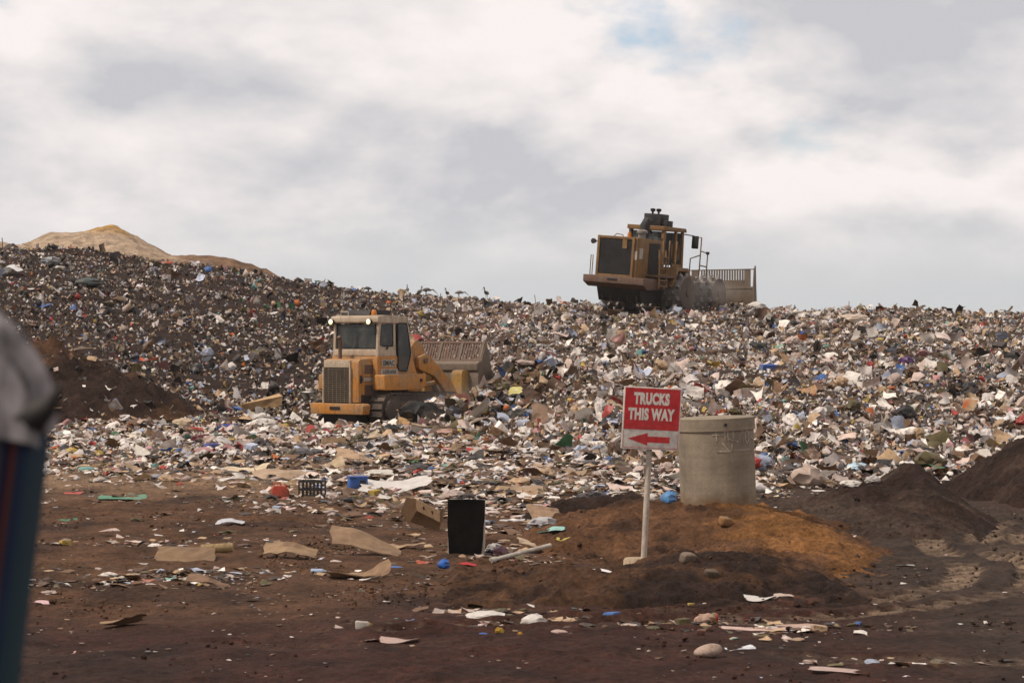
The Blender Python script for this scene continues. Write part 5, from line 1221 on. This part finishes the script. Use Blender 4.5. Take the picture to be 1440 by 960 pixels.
 ('card', 668, 592, 62, 12, (0.52, 0.44, 0.35), 'pale split plank slanting up to the loader bucket', dict(depth=0.16, rot=(0.3, -0.5, 0.2), name='plank', cat='plank', mat='card')),
 ('card', 662, 600, 56, 12, (0.46, 0.36, 0.27), 'second pale plank below the slanting one', dict(depth=0.16, rot=(0.3, -0.45, 0.2), name='plank', cat='plank', mat='card')),
 ('box', 650, 606, 30, 12, (0.50, 0.47, 0.46), 'flat white box below the slanting planks', {}),
 ('card', 635, 614, 44, 11, (0.36, 0.22, 0.17), 'pinkish brown board lying on the rubbish', dict(depth=0.6, rot=(0.2, 0.05, 0.1))),
 ('bag', 662, 622, 14, 9, (0.50, 0.36, 0.05), 'yellow scrap beside the pinkish brown board', dict(name='plastic_scrap', cat='scrap')),
 ('bag', 694, 588, 44, 34, (0.02, 0.021, 0.02), 'black torn bag in the pile pushed by the bucket', {}),
 ('film', 716, 566, 40, 32, (0.52, 0.46, 0.17), 'pale yellow sheet on the pile pushed by the bucket', dict(depth=0.5)),
 ('film', 692, 556, 34, 12, (0.50, 0.44, 0.18), 'narrow yellow sheet under the bucket edge', {}),
 ('card', 768, 594, 56, 34, (0.28, 0.18, 0.12), 'large brown carton panel standing in the pushed pile', dict(depth=1.0, rot=(0.95, 0.25, 0.2), var=3)),
 ('card', 752, 568, 40, 30, (0.11, 0.065, 0.045), 'dark brown board standing at the top of the pushed pile', dict(depth=0.9, rot=(1.0, 0.5, 0.3))),
 ('card', 790, 588, 46, 10, (0.20, 0.13, 0.09), 'dark split board sliding off the pushed pile', dict(depth=0.3, rot=(0.5, 0.8, 0.2))),
 ('box', 744, 584, 16, 14, (0.60, 0.58, 0.62), 'small white box on the pushed pile', {}),
 ('bag', 730, 590, 34, 20, (0.075, 0.068, 0.06), 'charcoal sack in the middle of the pushed pile', dict(name='sack', cat='sack')),
 ('box', 820, 594, 28, 20, (0.12, 0.07, 0.045), 'dark brown carton chunk beyond the pushed pile', {}),
 ('bag', 842, 594, 20, 16, (0.55, 0.57, 0.66), 'white and blue bag beside the brown carton chunk', {}),
 ('bag', 818, 616, 18, 9, (0.40, 0.03, 0.04), 'red bag on the rubbish before the pushed pile', {}),
 ('bag', 1206, 664, 32, 22, (0.46, 0.62, 0.72), 'sky blue bag on the rubbish beyond the dark soil mound', {}),
 ('bag', 1140, 684, 62, 32, (0.46, 0.35, 0.28), 'big dusty beige sack beyond the dark soil mound', dict(name='sack', cat='sack')),
 ('bag', 1096, 642, 28, 18, K_, 'black bag on the rubbish beside the concrete pipe', {}),
 ('bag', 945, 706, 28, 20, (0.10, 0.26, 0.50), 'bright blue bag between the sign post and the concrete pipe', {}),
 ('bag', 918, 704, 26, 12, W_, 'white bag between the sign post and the bright blue bag', {}),
 ('film', 1160, 690, 40, 14, W_, 'white film peeping over the dark soil mound', {}),
 ('bag', 1195, 684, 34, 16, W_, 'bright white bag peeping over the dark soil mound', {}),
 ('bag', 1228, 678, 22, 12, (0.55, 0.5, 0.46), 'small white bag on the crest of the dark soil mound', {}),
 ('bag', 1273, 514, 24, 16, (0.09, 0.03, 0.13), 'purple bag half way up the pale rubbish slope', {}),
 ('bag', 1131, 474, 20, 14, (0.03, 0.10, 0.36), 'deep blue bag high on the pale rubbish slope', {}),
 ('box', 1080, 520, 22, 14, (0.05, 0.11, 0.32), 'blue carton on the pale rubbish slope', {}),
 ('paper', 1302, 494, 16, 10, (0.70, 0.68, 0.68), 'white paper sheet high on the pale rubbish slope', dict(rot=(0.7, 0, 0.1))),
 ('film', 1226, 514, 28, 10, (0.50, 0.38, 0.14), 'mustard film beside the purple bag', {}),
 ('card', 1135, 553, 28, 14, (0.36, 0.21, 0.11), 'tan carton panel on the pale rubbish slope', dict(depth=0.7, rot=(0.5, 0, 0.1))),
 ('film', 1413, 592, 34, 26, (0.72, 0.71, 0.70), 'bright white cloth on the pale rubbish slope', dict(depth=0.6)),
 ('film', 1358, 590, 56, 22, (0.55, 0.43, 0.37), 'wide pinkish sheet on the pale rubbish slope', dict(depth=0.9)),
 ('bag', 1316, 656, 26, 16, (0.42, 0.05, 0.05), 'red bag at the foot of the pale rubbish slope', {}),
 ('bag', 1396, 626, 18, 10, (0.50, 0.38, 0.05), 'yellow bag at the foot of the pale rubbish slope', {}),
 ('bag', 1275, 640, 24, 9, (0.05, 0.13, 0.30), 'blue bag at the foot of the pale rubbish slope', {}),
 ('bag', 1065, 490, 36, 14, (0.02, 0.022, 0.018), 'black sheet with green beside it on the pale slope', {}),
 ('film', 1088, 490, 28, 16, (0.16, 0.32, 0.20), 'sea green film next to a black sheet on the slope', {}),
 ('card', 1115, 510, 44, 22, (0.22, 0.13, 0.07), 'brown torn cartons on the pale rubbish slope', dict(depth=0.8, rot=(0.5, 0.3, 0.3))),
 ('bag', 1200, 452, 48, 16, (0.56, 0.44, 0.34), 'long cream sack near the top of the pale slope', dict(name='sack', cat='sack')),
 ('bag', 1065, 434, 34, 12, W_, 'white sack below the blade of the roller compactor', dict(name='sack', cat='sack')),
 ('film', 888, 428, 18, 16, (0.64, 0.60, 0.60), 'white torn sack at the wheels of the roller compactor', {}),
 ('film', 205, 508, 30, 10, (0.58, 0.11, 0.035), 'orange sheet on the slope above the dark soil mound', {}),
 ('film', 380, 442, 20, 10, W_, 'clean white film on the dark soil slope', {}),
 ('film', 60, 432, 24, 9, (0.04, 0.13, 0.36), 'blue film on the dark soil slope', {}),
 ('bag', 233, 372, 17, 8, (0.48, 0.10, 0.06), 'red bundle just under the sand heap', dict(mat='cloth', name='cloth_bundle', cat='cloth')),
 ('film', 14, 388, 28, 26, (0.60, 0.58, 0.57), 'tall white sack on the dark soil slope', dict(depth=0.7)),
 ('film', 494, 410, 14, 12, (0.05, 0.13, 0.42), 'bright blue sheet near the ridge with the birds', {}),
 ('bag', 128, 402, 44, 14, (0.06, 0.075, 0.07), 'dark green tarpaulin bundle on the dark soil slope', dict(name='tarpaulin', cat='tarpaulin')),
 ('bag', 70, 372, 30, 14, (0.26, 0.26, 0.27), 'grey bale of film high on the dark soil slope', {}),
 ('card', 105, 498, 50, 5, (0.42, 0.31, 0.22), 'pale pole lying across the dark soil mound', dict(depth=0.1, rot=(0.3, -0.2, 0.15), name='pole', cat='pole')),
]
for (kind, u, v, w, h, c, lab, kw) in FINDS: put(kind, u, v, w, h, c, lab, **kw)
def thing_at(name, u, v, label, cat, rz=0.0, dz=0.0):
    x, y, z = hit(u, v); t = empty(name, (x, y, z + dz), (0, 0, rz)); tag(t, label, cat); return t, y / FPX
def colour_mat(name, c, rough=0.5, amt=0.5): 
    if name not in MAT: MAT[name] = paint_material(name, (*c, 1), dust=(0.19, 0.13, 0.085, 1), dust_amt=amt, rough=rough, scale=4)
    return name
# black cabinet: black front, white enamel sides
t, k = thing_at('black_cabinet', 655, 781, 'small upright cabinet with a sooty black front and white side edges', 'cabinet', R(-3)); t.rotation_euler[1] = R(0.6)
w, h = 51 * k, 78 * k
MB().box((0, 0.1, h / 2), (w, 0.2, h * 0.985)).build('casing', 'white_edge', t, bevel=0.006)
MB().prism([(-w / 2 + 0.016, 0.0), (w / 2 - 0.04, -0.012), (w / 2 - 0.022, h * 0.1), (w / 2 - 0.01, h * 0.3), (w / 2 - 0.006, h * 0.52), (w / 2 + 0.008, h * 0.7), (w / 2 + 0.008, h + 0.006), (w * 0.1, h + 0.012), (-w / 2 - 0.004, h + 0.005), (-w / 2 - 0.006, h * 0.55)], -0.02, -0.003).build('front_panel', 'soot', t)
# tray carton with hand holes, tipped on its side with rotting leaves in front
t, k = thing_at('fruit_carton', 592, 746, 'tipped brown fruit carton with round hand holes', 'carton', R(-14))
t.rotation_euler[0] = R(12); cm = colour_mat('brown_carton', (0.20, 0.115, 0.06), 0.85); cl = colour_mat('tan_carton', (0.40, 0.26, 0.15), 0.85)
w, h = 58 * k, 46 * k
MB().prism([(-w / 2, h * 0.55), (-w * 0.32, h * 1.05), (-w * 0.08, h * 1.0), (-w * 0.08, h * 0.62), (-w * 0.3, h * 0.2)], 0.0, 0.012).build('carton_side', cm, t)
flap = MB(); x0, x1 = -w * 0.08, w * 0.5; n = 11
for i in range(n):            # upper wall with two holes: cells left out of a 2-row strip
    a, b = x0 + (x1 - x0) * i / n, x0 + (x1 - x0) * (i + 1) / n; za, zb = h * (1.0 - 0.36 * i / n), h * (1.0 - 0.36 * (i + 1) / n); hh = h * 0.36
    for r_ in range(3):
        if r_ == 1 and i in (3, 7): continue
        flap.prism([(a, za - hh * (r_ + 1) / 3), (b, zb - hh * (r_ + 1) / 3), (b, zb - hh * r_ / 3), (a, za - hh * r_ / 3)], -0.004, 0.008)
flap.build('holed_wall', cl, t)
MB().box((0.0, 0.16, h * 0.35), (w * 0.9, 0.012, h * 0.7), (0.2, 0.3, 0)).build('carton_bottom', cm, t)
MB().prism([(w * 0.44, h * 0.3), (w * 0.52, h * 0.64), (w * 0.5, h * 0.25)], 0, 0.16).build('carton_end', cm, t)
# white pipe leaning on the rubbish
x0, y0, z0 = hit(690, 792); x1, y1 = px2x(774, y0 + 0.5), y0 + 0.5; zt_ = px2z(766, y1)
t = empty('white_pipe', (x0, y0, z0)); tag(t, 'long white plastic pipe slanting up onto the soil mound', 'pipe')
a, b = Vector((0, 0, 0.03)), Vector((x1 - x0, y1 - y0, zt_ - z0))
MB().tube([a, b], 0.024, 12).build('pipe_tube', 'white_edge', t, smooth=40); MB().tube([a, a.lerp(b, 0.07)], 0.034, 12).build('collar', 'white_edge', t, smooth=40)
# cardboard tube
x0, y0, z0 = hit(283, 779); o = MB().tube([(0, 0, 0.06), (0.34, 0.1, 0.07), (0.36, 0.1, 0.07)], [0.055, 0.055, 0.05], 14).build('cardboard_tube', colour_mat('tube_card', (0.36, 0.25, 0.11), 0.9), None, smooth=40)
o.location = (x0, y0, z0); tag(o, 'tan cardboard tube lying on a flattened muddy carton', 'tube')
# red jerrycan
t, k = thing_at('jerrycan', 394, 700, 'dusty red jerrycan beside a black crate', 'jerrycan', R(12)); w, h = 24 * k, 21 * k
rm_ = colour_mat('red_plastic', (0.42, 0.055, 0.03), 0.5, 0.6)
MB().prism(rounded([(-w / 2, 0), (w / 2, 0), (w / 2, h * 0.62), (w * 0.1, h * 0.86), (-w / 2, h * 0.8)], 0.05), -0.09, 0.09).build('can_body', rm_, t, bevel=0.025)
MB().tube([(w * 0.3, 0, h * 0.7), (w * 0.36, 0, h * 0.88)], 0.03, 12).build('cap', rm_, t, smooth=40)
MB().tube([(-w * 0.38, 0, h * 0.8), (-w * 0.34, 0, h * 0.98), (w * 0.02, 0, h * 0.98), (w * 0.06, 0, h * 0.86)], 0.017, 8).build('handle', rm_, t, smooth=50)
# black slatted crate
t, k = thing_at('plastic_crate', 436, 700, 'black slatted plastic crate beside the red jerrycan', 'crate', R(-10)); w, h, d = 32 * k, 23 * k, 0.26
for yy in (0, d):
    for i in range(7): MB().box((-w / 2 + w * i / 6, yy, h / 2), (0.022, 0.014, h)).build('slat', 'black', t)
    for zz in (0.02, h * 0.5, h): MB().box((0, yy, zz), (w, 0.018, 0.028)).build('rail', 'black', t)
for xx in (-w / 2, w / 2):
    for zz in (0.02, h * 0.5, h): MB().box((xx, d / 2, zz), (0.018, d, 0.028)).build('rail', 'black', t)
MB().box((0, d / 2, 0.02), (w, d, 0.015)).build('crate_floor', 'black', t)
# blue box
t, k = thing_at('blue_box', 503, 688, 'blue plastic tub lying beside the wide white tarpaulin', 'tub', R(15)); w, h = 27 * k, 18 * k
bm_ = colour_mat('blue_plastic', (0.03, 0.10, 0.34), 0.45, 0.45)
MB().prism([(-w / 2, 0), (w / 2, 0), (w * 0.46, h), (-w * 0.46, h)], -0.12, 0.14).build('tub_body', bm_, t, bevel=0.02)
MB().box((0, 0.01, h), (w * 1.02, 0.3, 0.03)).build('rim', bm_, t, bevel=0.008); MB().box((w * 0.2, -0.125, h * 0.5), (w * 0.3, 0.01, h * 0.5)).build('handle_recess', 'black', t)
# milk jug
t, k = thing_at('milk_jug', 510, 885, 'pale milk jug with a yellow cap lying on the dark dirt', 'jug', R(8)); w, h = 20 * k, 12 * k
MB().prism(rounded([(-w / 2, 0), (w * 0.4, 0), (w * 0.5, h * 0.3), (w * 0.46, h * 0.85), (-w / 2, h)], 0.015), -0.045, 0.045).build('jug_body', 'white_edge', t, bevel=0.012)
MB().tube([(w * 0.42, -0.01, h * 0.5), (w * 0.58, -0.03, h * 0.5)], 0.021, 12).build('cap', colour_mat('yellow_plastic', (0.5, 0.3, 0.03), 0.45, 0.3), t, smooth=40)
# sack with red and green end
t, k = thing_at('feed_sack', 992, 877, 'pink plastic sack with a red and green printed end', 'sack', R(6)); w, h = 34 * k, 18 * k
v, f = s_bag(77, 3); mb = MB(); mb.add([(p[0] * w, p[1] * 0.16, (p[2] + 0.06) * h * 1.55) for p in v], [tuple(int(q) for q in t_) for t_ in f])
o = mb.build('sack_body', colour_mat('pink_sack', (0.46, 0.29, 0.22), 0.5, 0.5), t)
MB().tube([(w * 0.36, 0, h * 0.45), (w * 0.45, 0, h * 0.46), (w * 0.52, 0, h * 0.46)], [h * 0.42, h * 0.40, h * 0.28], 12).build('printed_end', colour_mat('red_print', (0.40, 0.04, 0.03), 0.5, 0.3), t, smooth=60)
MB().tube([(w * 0.30, 0, h * 0.45), (w * 0.36, 0, h * 0.45)], [h * 0.43, h * 0.43], 12).build('green_band', colour_mat('green_print', (0.10, 0.20, 0.05), 0.5, 0.3), t, smooth=60)
# smooth pale stone
x0, y0, z0 = hit(996, 922); v, f = ICO[3]; mb = MB()
mb.add([(p[0] * 0.115 * (1 + 0.08 * math.sin(3 * p[1])), p[1] * 0.08, p[2] * 0.055 * (1 + 0.12 * p[0])) for p in v], [tuple(int(q) for q in t_) for t_ in f])
o = mb.build('stone', colour_mat('pale_stone', (0.42, 0.30, 0.24), 0.9, 0.4), None, smooth=60); o.location = (x0, y0, z0 + 0.035); o.rotation_euler = (0, R(-9), 0.1)
tag(o, 'smooth pale oval stone on the dark red dirt', 'stone')
# broken concrete lumps on the mound
for (u, v_, w_, lab) in ((1020, 736, 22, 'squarish sandy lump at the foot of the concrete pipe'), (966, 790, 22, 'grey broken block in front of the soil mound'), (1000, 812, 20, 'dark lump of soil below the grey block')):
    x0, y0, z0 = hit(u, v_); k = y0 / FPX; v, f = ICO[3]; r_ = np.random.default_rng(int(u)); q = np.sign(v) * np.abs(v) ** 0.55; q = q * (1 + crease(v, r_, 8, 0.3) + r_.uniform(-0.05, 0.05, len(v)))[:, None]
    mb = MB(); mb.add([(p[0] * w_ * k * 0.5, p[1] * w_ * k * 0.4, p[2] * w_ * k * 0.32) for p in q], [tuple(int(j) for j in t_) for t_ in f])
    c = {1020: (0.24, 0.12, 0.045), 966: (0.14, 0.105, 0.08), 1000: (0.05, 0.034, 0.026)}[u]
    o = mb.build('soil_lump', colour_mat('lump_%d' % u, c, 0.95, 0.4), None, smooth=50); o.location = (x0, y0, z0 + 0.03); o.rotation_euler = (0.2, 0.1, 0.5); tag(o, lab, 'lump')

# ------------------------------------------------------------------ birds on the ridge
def bird_mesh(pose):
    m = MB(); up = pose
    spine = [(-0.34, 0.36), (-0.24, 0.39), (-0.08, 0.42), (0.08, 0.44), (0.17, 0.48), (0.21, 0.56), (0.215 + 0.02 * up, 0.66), (0.25 + 0.04 * up, 0.735), (0.31 + 0.04 * up, 0.735), (0.36, 0.70), (0.43, 0.64), (0.47, 0.56)]
    rad = [0.015, 0.05, 0.105, 0.10, 0.065, 0.034, 0.027, 0.036, 0.028, 0.014, 0.010, 0.005]
    if up < 0: spine = [(x, z) if i < 4 else (x + (i - 3) * 0.045, z - (i - 3) * 0.075) for i, (x, z) in enumerate(spine)]
    m.tube([(x, 0, z) for x, z in spine], rad, 10)
    for s in (1, -1): m.tube([(-0.02, 0.04 * s, 0.38), (-0.05, 0.045 * s, 0.2), (0.0, 0.045 * s, 0.01), (0.09, 0.05 * s, 0.0)], [0.028, 0.012, 0.011, 0.008], 6)
    return m
bmat = paint_material('bird_plumage', (0.20, 0.17, 0.145, 1), dust=(0.045, 0.04, 0.04, 1), dust_amt=0.8, rough=0.9, scale=6)
BIRDS = [(489, 1, 0.0), (517, -1, 2.8), (573, 1, 3.0), (590, 1, 0.4), (600, -1, 0.2), (619, 1, 2.6), (629, 1, 3.1), (646, -1, 0.1), (668, -1, 2.9), (684, 1, 3.0)]
bdone = {}
for i, (u, pose, rz) in enumerate(BIRDS):
    y = 108.5 + 1.1 * (i * 7 % 5); x = px2x(u, y)
    if pose not in bdone: bdone[pose] = bird_mesh(pose).build('bird', bmat, None, smooth=60); o = bdone[pose]
    else: o = link(bdone[pose].copy())
    s_ = 0.72 + 0.05 * (i % 5)
    o.location = (x, y, z1(x, y) + 0.05); o.rotation_euler = (0, 0, rz + 1.3 * math.sin(i * 2.3)); o.scale = (s_,) * 3
    tag(o, 'dark long-billed bird standing upright on the rubbish ridge' if pose > 0 else 'dark long-billed bird pecking at the rubbish ridge', 'bird', 'birds standing upright on the ridge' if pose > 0 else 'birds pecking on the ridge')

# ------------------------------------------------------------------ coach seat the photographer looks past, with a cloth over it
def stripes():
    m, N, L, b = new_mat('striped_upholstery')
    tc = N.new('ShaderNodeTexCoord'); sp = N.new('ShaderNodeSeparateXYZ'); L.new(tc.outputs['Object'], sp.inputs[0])
    sh = N.new('ShaderNodeMath'); sh.operation = 'MULTIPLY_ADD'; sh.inputs[1].default_value = -0.13; L.new(sp.outputs[2], sh.inputs[0]); L.new(sp.outputs[0], sh.inputs[2])
    md = N.new('ShaderNodeMath'); md.operation = 'WRAP'; md.inputs[1].default_value = 0.045; md.inputs[2].default_value = 0.0; L.new(sh.outputs[0], md.inputs[0])
    dv = N.new('ShaderNodeMath'); dv.operation = 'DIVIDE'; dv.inputs[1].default_value = 0.045; L.new(md.outputs[0], dv.inputs[0])
    r = N.new('ShaderNodeValToRGB'); L.new(dv.outputs[0], r.inputs[0]); r.color_ramp.interpolation = 'EASE'
    cols = [(0.0, (0.014, 0.014, 0.03)), (0.10, (0.014, 0.014, 0.03)), (0.15, (0.10, 0.02, 0.017)), (0.20, (0.07, 0.032, 0.018)), (0.27, (0.018, 0.022, 0.045)), (0.42, (0.02, 0.03, 0.055)), (0.55, (0.026, 0.048, 0.055)), (0.68, (0.05, 0.06, 0.07)), (0.9, (0.045, 0.042, 0.055)), (1.0, (0.014, 0.014, 0.03))]
    e = r.color_ramp.elements; e[0].position = cols[0][0]; e[0].color = (*cols[0][1], 1); e[1].position = 1.0; e[1].color = (*cols[-1][1], 1)
    for p, c in cols[1:-1]: q = e.new(p); q.color = (*c, 1)
    L.new(r.outputs[0], b.inputs['Base Color']); b.inputs['Roughness'].default_value = 0.95; b.inputs['Specular IOR Level'].default_value = 0.1
    n = add_noise(N, L, 400, 2, 0.5, tc); add_bump(N, L, b, n.outputs['Fac'], 0.2, 0.001)
    return m
MAT['stripes'] = stripes()
def cloth_grey():
    m, N, L, b = new_mat('grey_fleece')
    tc = N.new('ShaderNodeTexCoord'); mp = N.new('ShaderNodeMapping'); mp.inputs['Scale'].default_value = (2.2, 2.2, 0.7); L.new(tc.outputs['Object'], mp.inputs[0])
    n = add_noise(N, L, 22, 4, 0.55, mp, 'Vector'); n2 = add_noise(N, L, 300, 2, 0.5, tc)
    c = mix(N, L, mrange(N, L, n.outputs['Fac'], 0.35, 0.65), (0.045, 0.04, 0.042, 1), (0.30, 0.27, 0.265, 1))  # shading of the hanging folds put into the colour as upright streaks
    L.new(c, b.inputs['Base Color']); b.inputs['Roughness'].default_value = 1.0; b.inputs['Specular IOR Level'].default_value = 0.05
    add_bump(N, L, b, n2.outputs['Fac'], 0.4, 0.002); return m
MAT['fleece'] = cloth_grey()
def build_seat():
    fl = MB().box((-0.62, 1.7, 1.24), (0.9, 2.4, 0.08)).box((-0.62, 1.7, 0.72), (0.8, 2.2, 0.96)).build('coach_floor', 'black'); tag(fl, kind='structure')
    for sx in (-0.32, 0.32):
        for sy in (-0.7, 0.7): pass
    pl = MB().box((-0.62, 1.7, 0.12), (0.7, 1.8, 0.24)).build('coach_underframe', 'black'); tag(pl, kind='structure')
    t = empty('coach_seat', (-0.615, 2.02, 1.28)); tag(t, 'striped high-backed coach seat under a grey cloth', 'seat')
    back = [(-0.165, 1.16), (-0.12, 1.215), (0.12, 1.215), (0.178, 1.16), (0.180, 1.12), (0.147, 0.86), (0.20, 0.62), (0.21, 0.40), (-0.21, 0.40), (-0.20, 0.62), (-0.15, 0.86)]
    back = [(x - 0.012 * (z > 0.8), z) for x, z in back]
    MB().prism(rounded(back, 0.03, 3), -0.045, 0.05).build('backrest', 'stripes', t, bevel=0.02)
    MB().box((0, -0.25, 0.40), (0.42, 0.46, 0.12)).build('cushion', 'stripes', t, bevel=0.03)
    for sx in (-0.16, 0.16):
        for sy in (-0.42, -0.06): MB().tube([(sx, sy, 0.0), (sx, sy, 0.35)], 0.018, 10).build('leg', 'black', t, smooth=40)
    # draped cloth: dome over the top of the backrest with hanging folds and one stiff corner
    nu, nv = 72, 40; V = []; F = []; r_ = random.Random(3); ph = [r_.uniform(0, 6.28) for _ in range(6)]
    for j in range(nv):
        f = j / (nv - 1); el = math.pi / 2 * (1 - f * 1.02)
        for i in range(nu):
            a = 2 * math.pi * i / nu; drop = max(0, f - 0.35)
            fold = 1 + drop * 0.17 * math.sin(11 * a + ph[0] + 1.2 * math.sin(2 * a)) + drop * 0.10 * math.sin(17 * a + ph[1]) + 0.02 * math.sin(5 * a + 7 * f + ph[2])
            x = 0.158 * math.cos(a) * math.cos(el) * fold; y = 0.095 * math.sin(a) * math.cos(el) * fold
            z = 1.150 + 0.146 * math.sin(el) - (0.012 * math.sin(6 * a + ph[3]) + 0.012) * (f ** 3)
            V.append((x + 0.012, y, z))
    for j in range(nv - 1):
        for i in range(nu): F.append((j * nu + i, j * nu + (i + 1) % nu, (j + 1) * nu + (i + 1) % nu, (j + 1) * nu + i))
    F.append(tuple(range(nu)))
    m = MB(); m.add(V, F); o = m.build('draped_cloth', 'fleece', None, smooth=80); o.location = t.location; tag(o, 'dark grey fleecy cloth draped over the top of the striped seat', 'cloth')
    MB().tube([(0.150, -0.03, 1.148), (0.172, -0.04, 1.150), (0.186, -0.045, 1.160), (0.198, -0.05, 1.180)], [0.022, 0.016, 0.009, 0.002], 10).build('stiff_corner', 'black', o, smooth=60)
build_seat()

# ------------------------------------------------------------------ air
def build_haze():
    m = bpy.data.materials.new('haze_air'); m.use_nodes = True; N = m.node_tree.nodes; L = m.node_tree.links
    for n in list(N):
        if n.type != 'OUTPUT_MATERIAL': N.remove(n)
    v = N.new('ShaderNodeVolumePrincipled'); v.inputs['Color'].default_value = (0.93, 0.90, 0.88, 1); v.inputs['Density'].default_value = 0.00014; v.inputs['Anisotropy'].default_value = 0.2
    L.new(v.outputs[0], N['Material Output'].inputs['Volume'])
    o = MB().box((0, 0, 5.5), (9400, 9400, 17.0)).build('haze', m); tag(o, 'thin dusty haze over the whole tip', 'haze', kind='stuff')
build_haze()
def build_dust():
    m = bpy.data.materials.new('dust_air'); m.use_nodes = True; N = m.node_tree.nodes; L = m.node_tree.links
    for n in list(N):
        if n.type != 'OUTPUT_MATERIAL': N.remove(n)
    tc = N.new('ShaderNodeTexCoord'); ln = N.new('ShaderNodeVectorMath'); ln.operation = 'LENGTH'; L.new(tc.outputs['Object'], ln.inputs[0])
    g = N.new('ShaderNodeNewGeometry'); ns = add_noise(N, L, 0.9, 4, 0.6, g, 'Position')
    f = mrange(N, L, ln.outputs['Value'], 0.25, 0.98, 1.0, 0.0); n2 = mrange(N, L, ns.outputs['Fac'], 0.38, 0.66)
    mu = N.new('ShaderNodeMath'); mu.operation = 'MULTIPLY'; L.new(f, mu.inputs[0]); L.new(n2, mu.inputs[1])
    m2 = N.new('ShaderNodeMath'); m2.operation = 'MULTIPLY'; m2.inputs[1].default_value = 0.36; L.new(mu.outputs[0], m2.inputs[0])
    v = N.new('ShaderNodeVolumePrincipled'); v.inputs['Color'].default_value = (0.86, 0.78, 0.70, 1); L.new(m2.outputs[0], v.inputs['Density'])
    L.new(v.outputs[0], N['Material Output'].inputs['Volume'])
    vv, ff = ICO[3]
    for (x, y, z, sx, sy, sz, lab) in ((1.6, 66.5, 0.9, 3.0, 1.6, 0.9, 'dust drifting off the pile pushed by the loader'), (-1.6, 64.2, 0.6, 2.2, 1.2, 0.8, 'dust hanging round the loader tracks'),
                                     (COMP['x'] + 1.0, 105.2, COMP['z'] + 0.5, 3.2, 1.6, 1.0, 'dust stirred up round the compactor wheels')):
        mb = MB(); mb.add([tuple(p) for p in vv], [tuple(int(q) for q in t) for t in ff]); o = mb.build('dust_cloud', m); o.location = (x, y, z); o.scale = (sx, sy, sz); tag(o, lab, 'dust', kind='stuff')
build_dust()
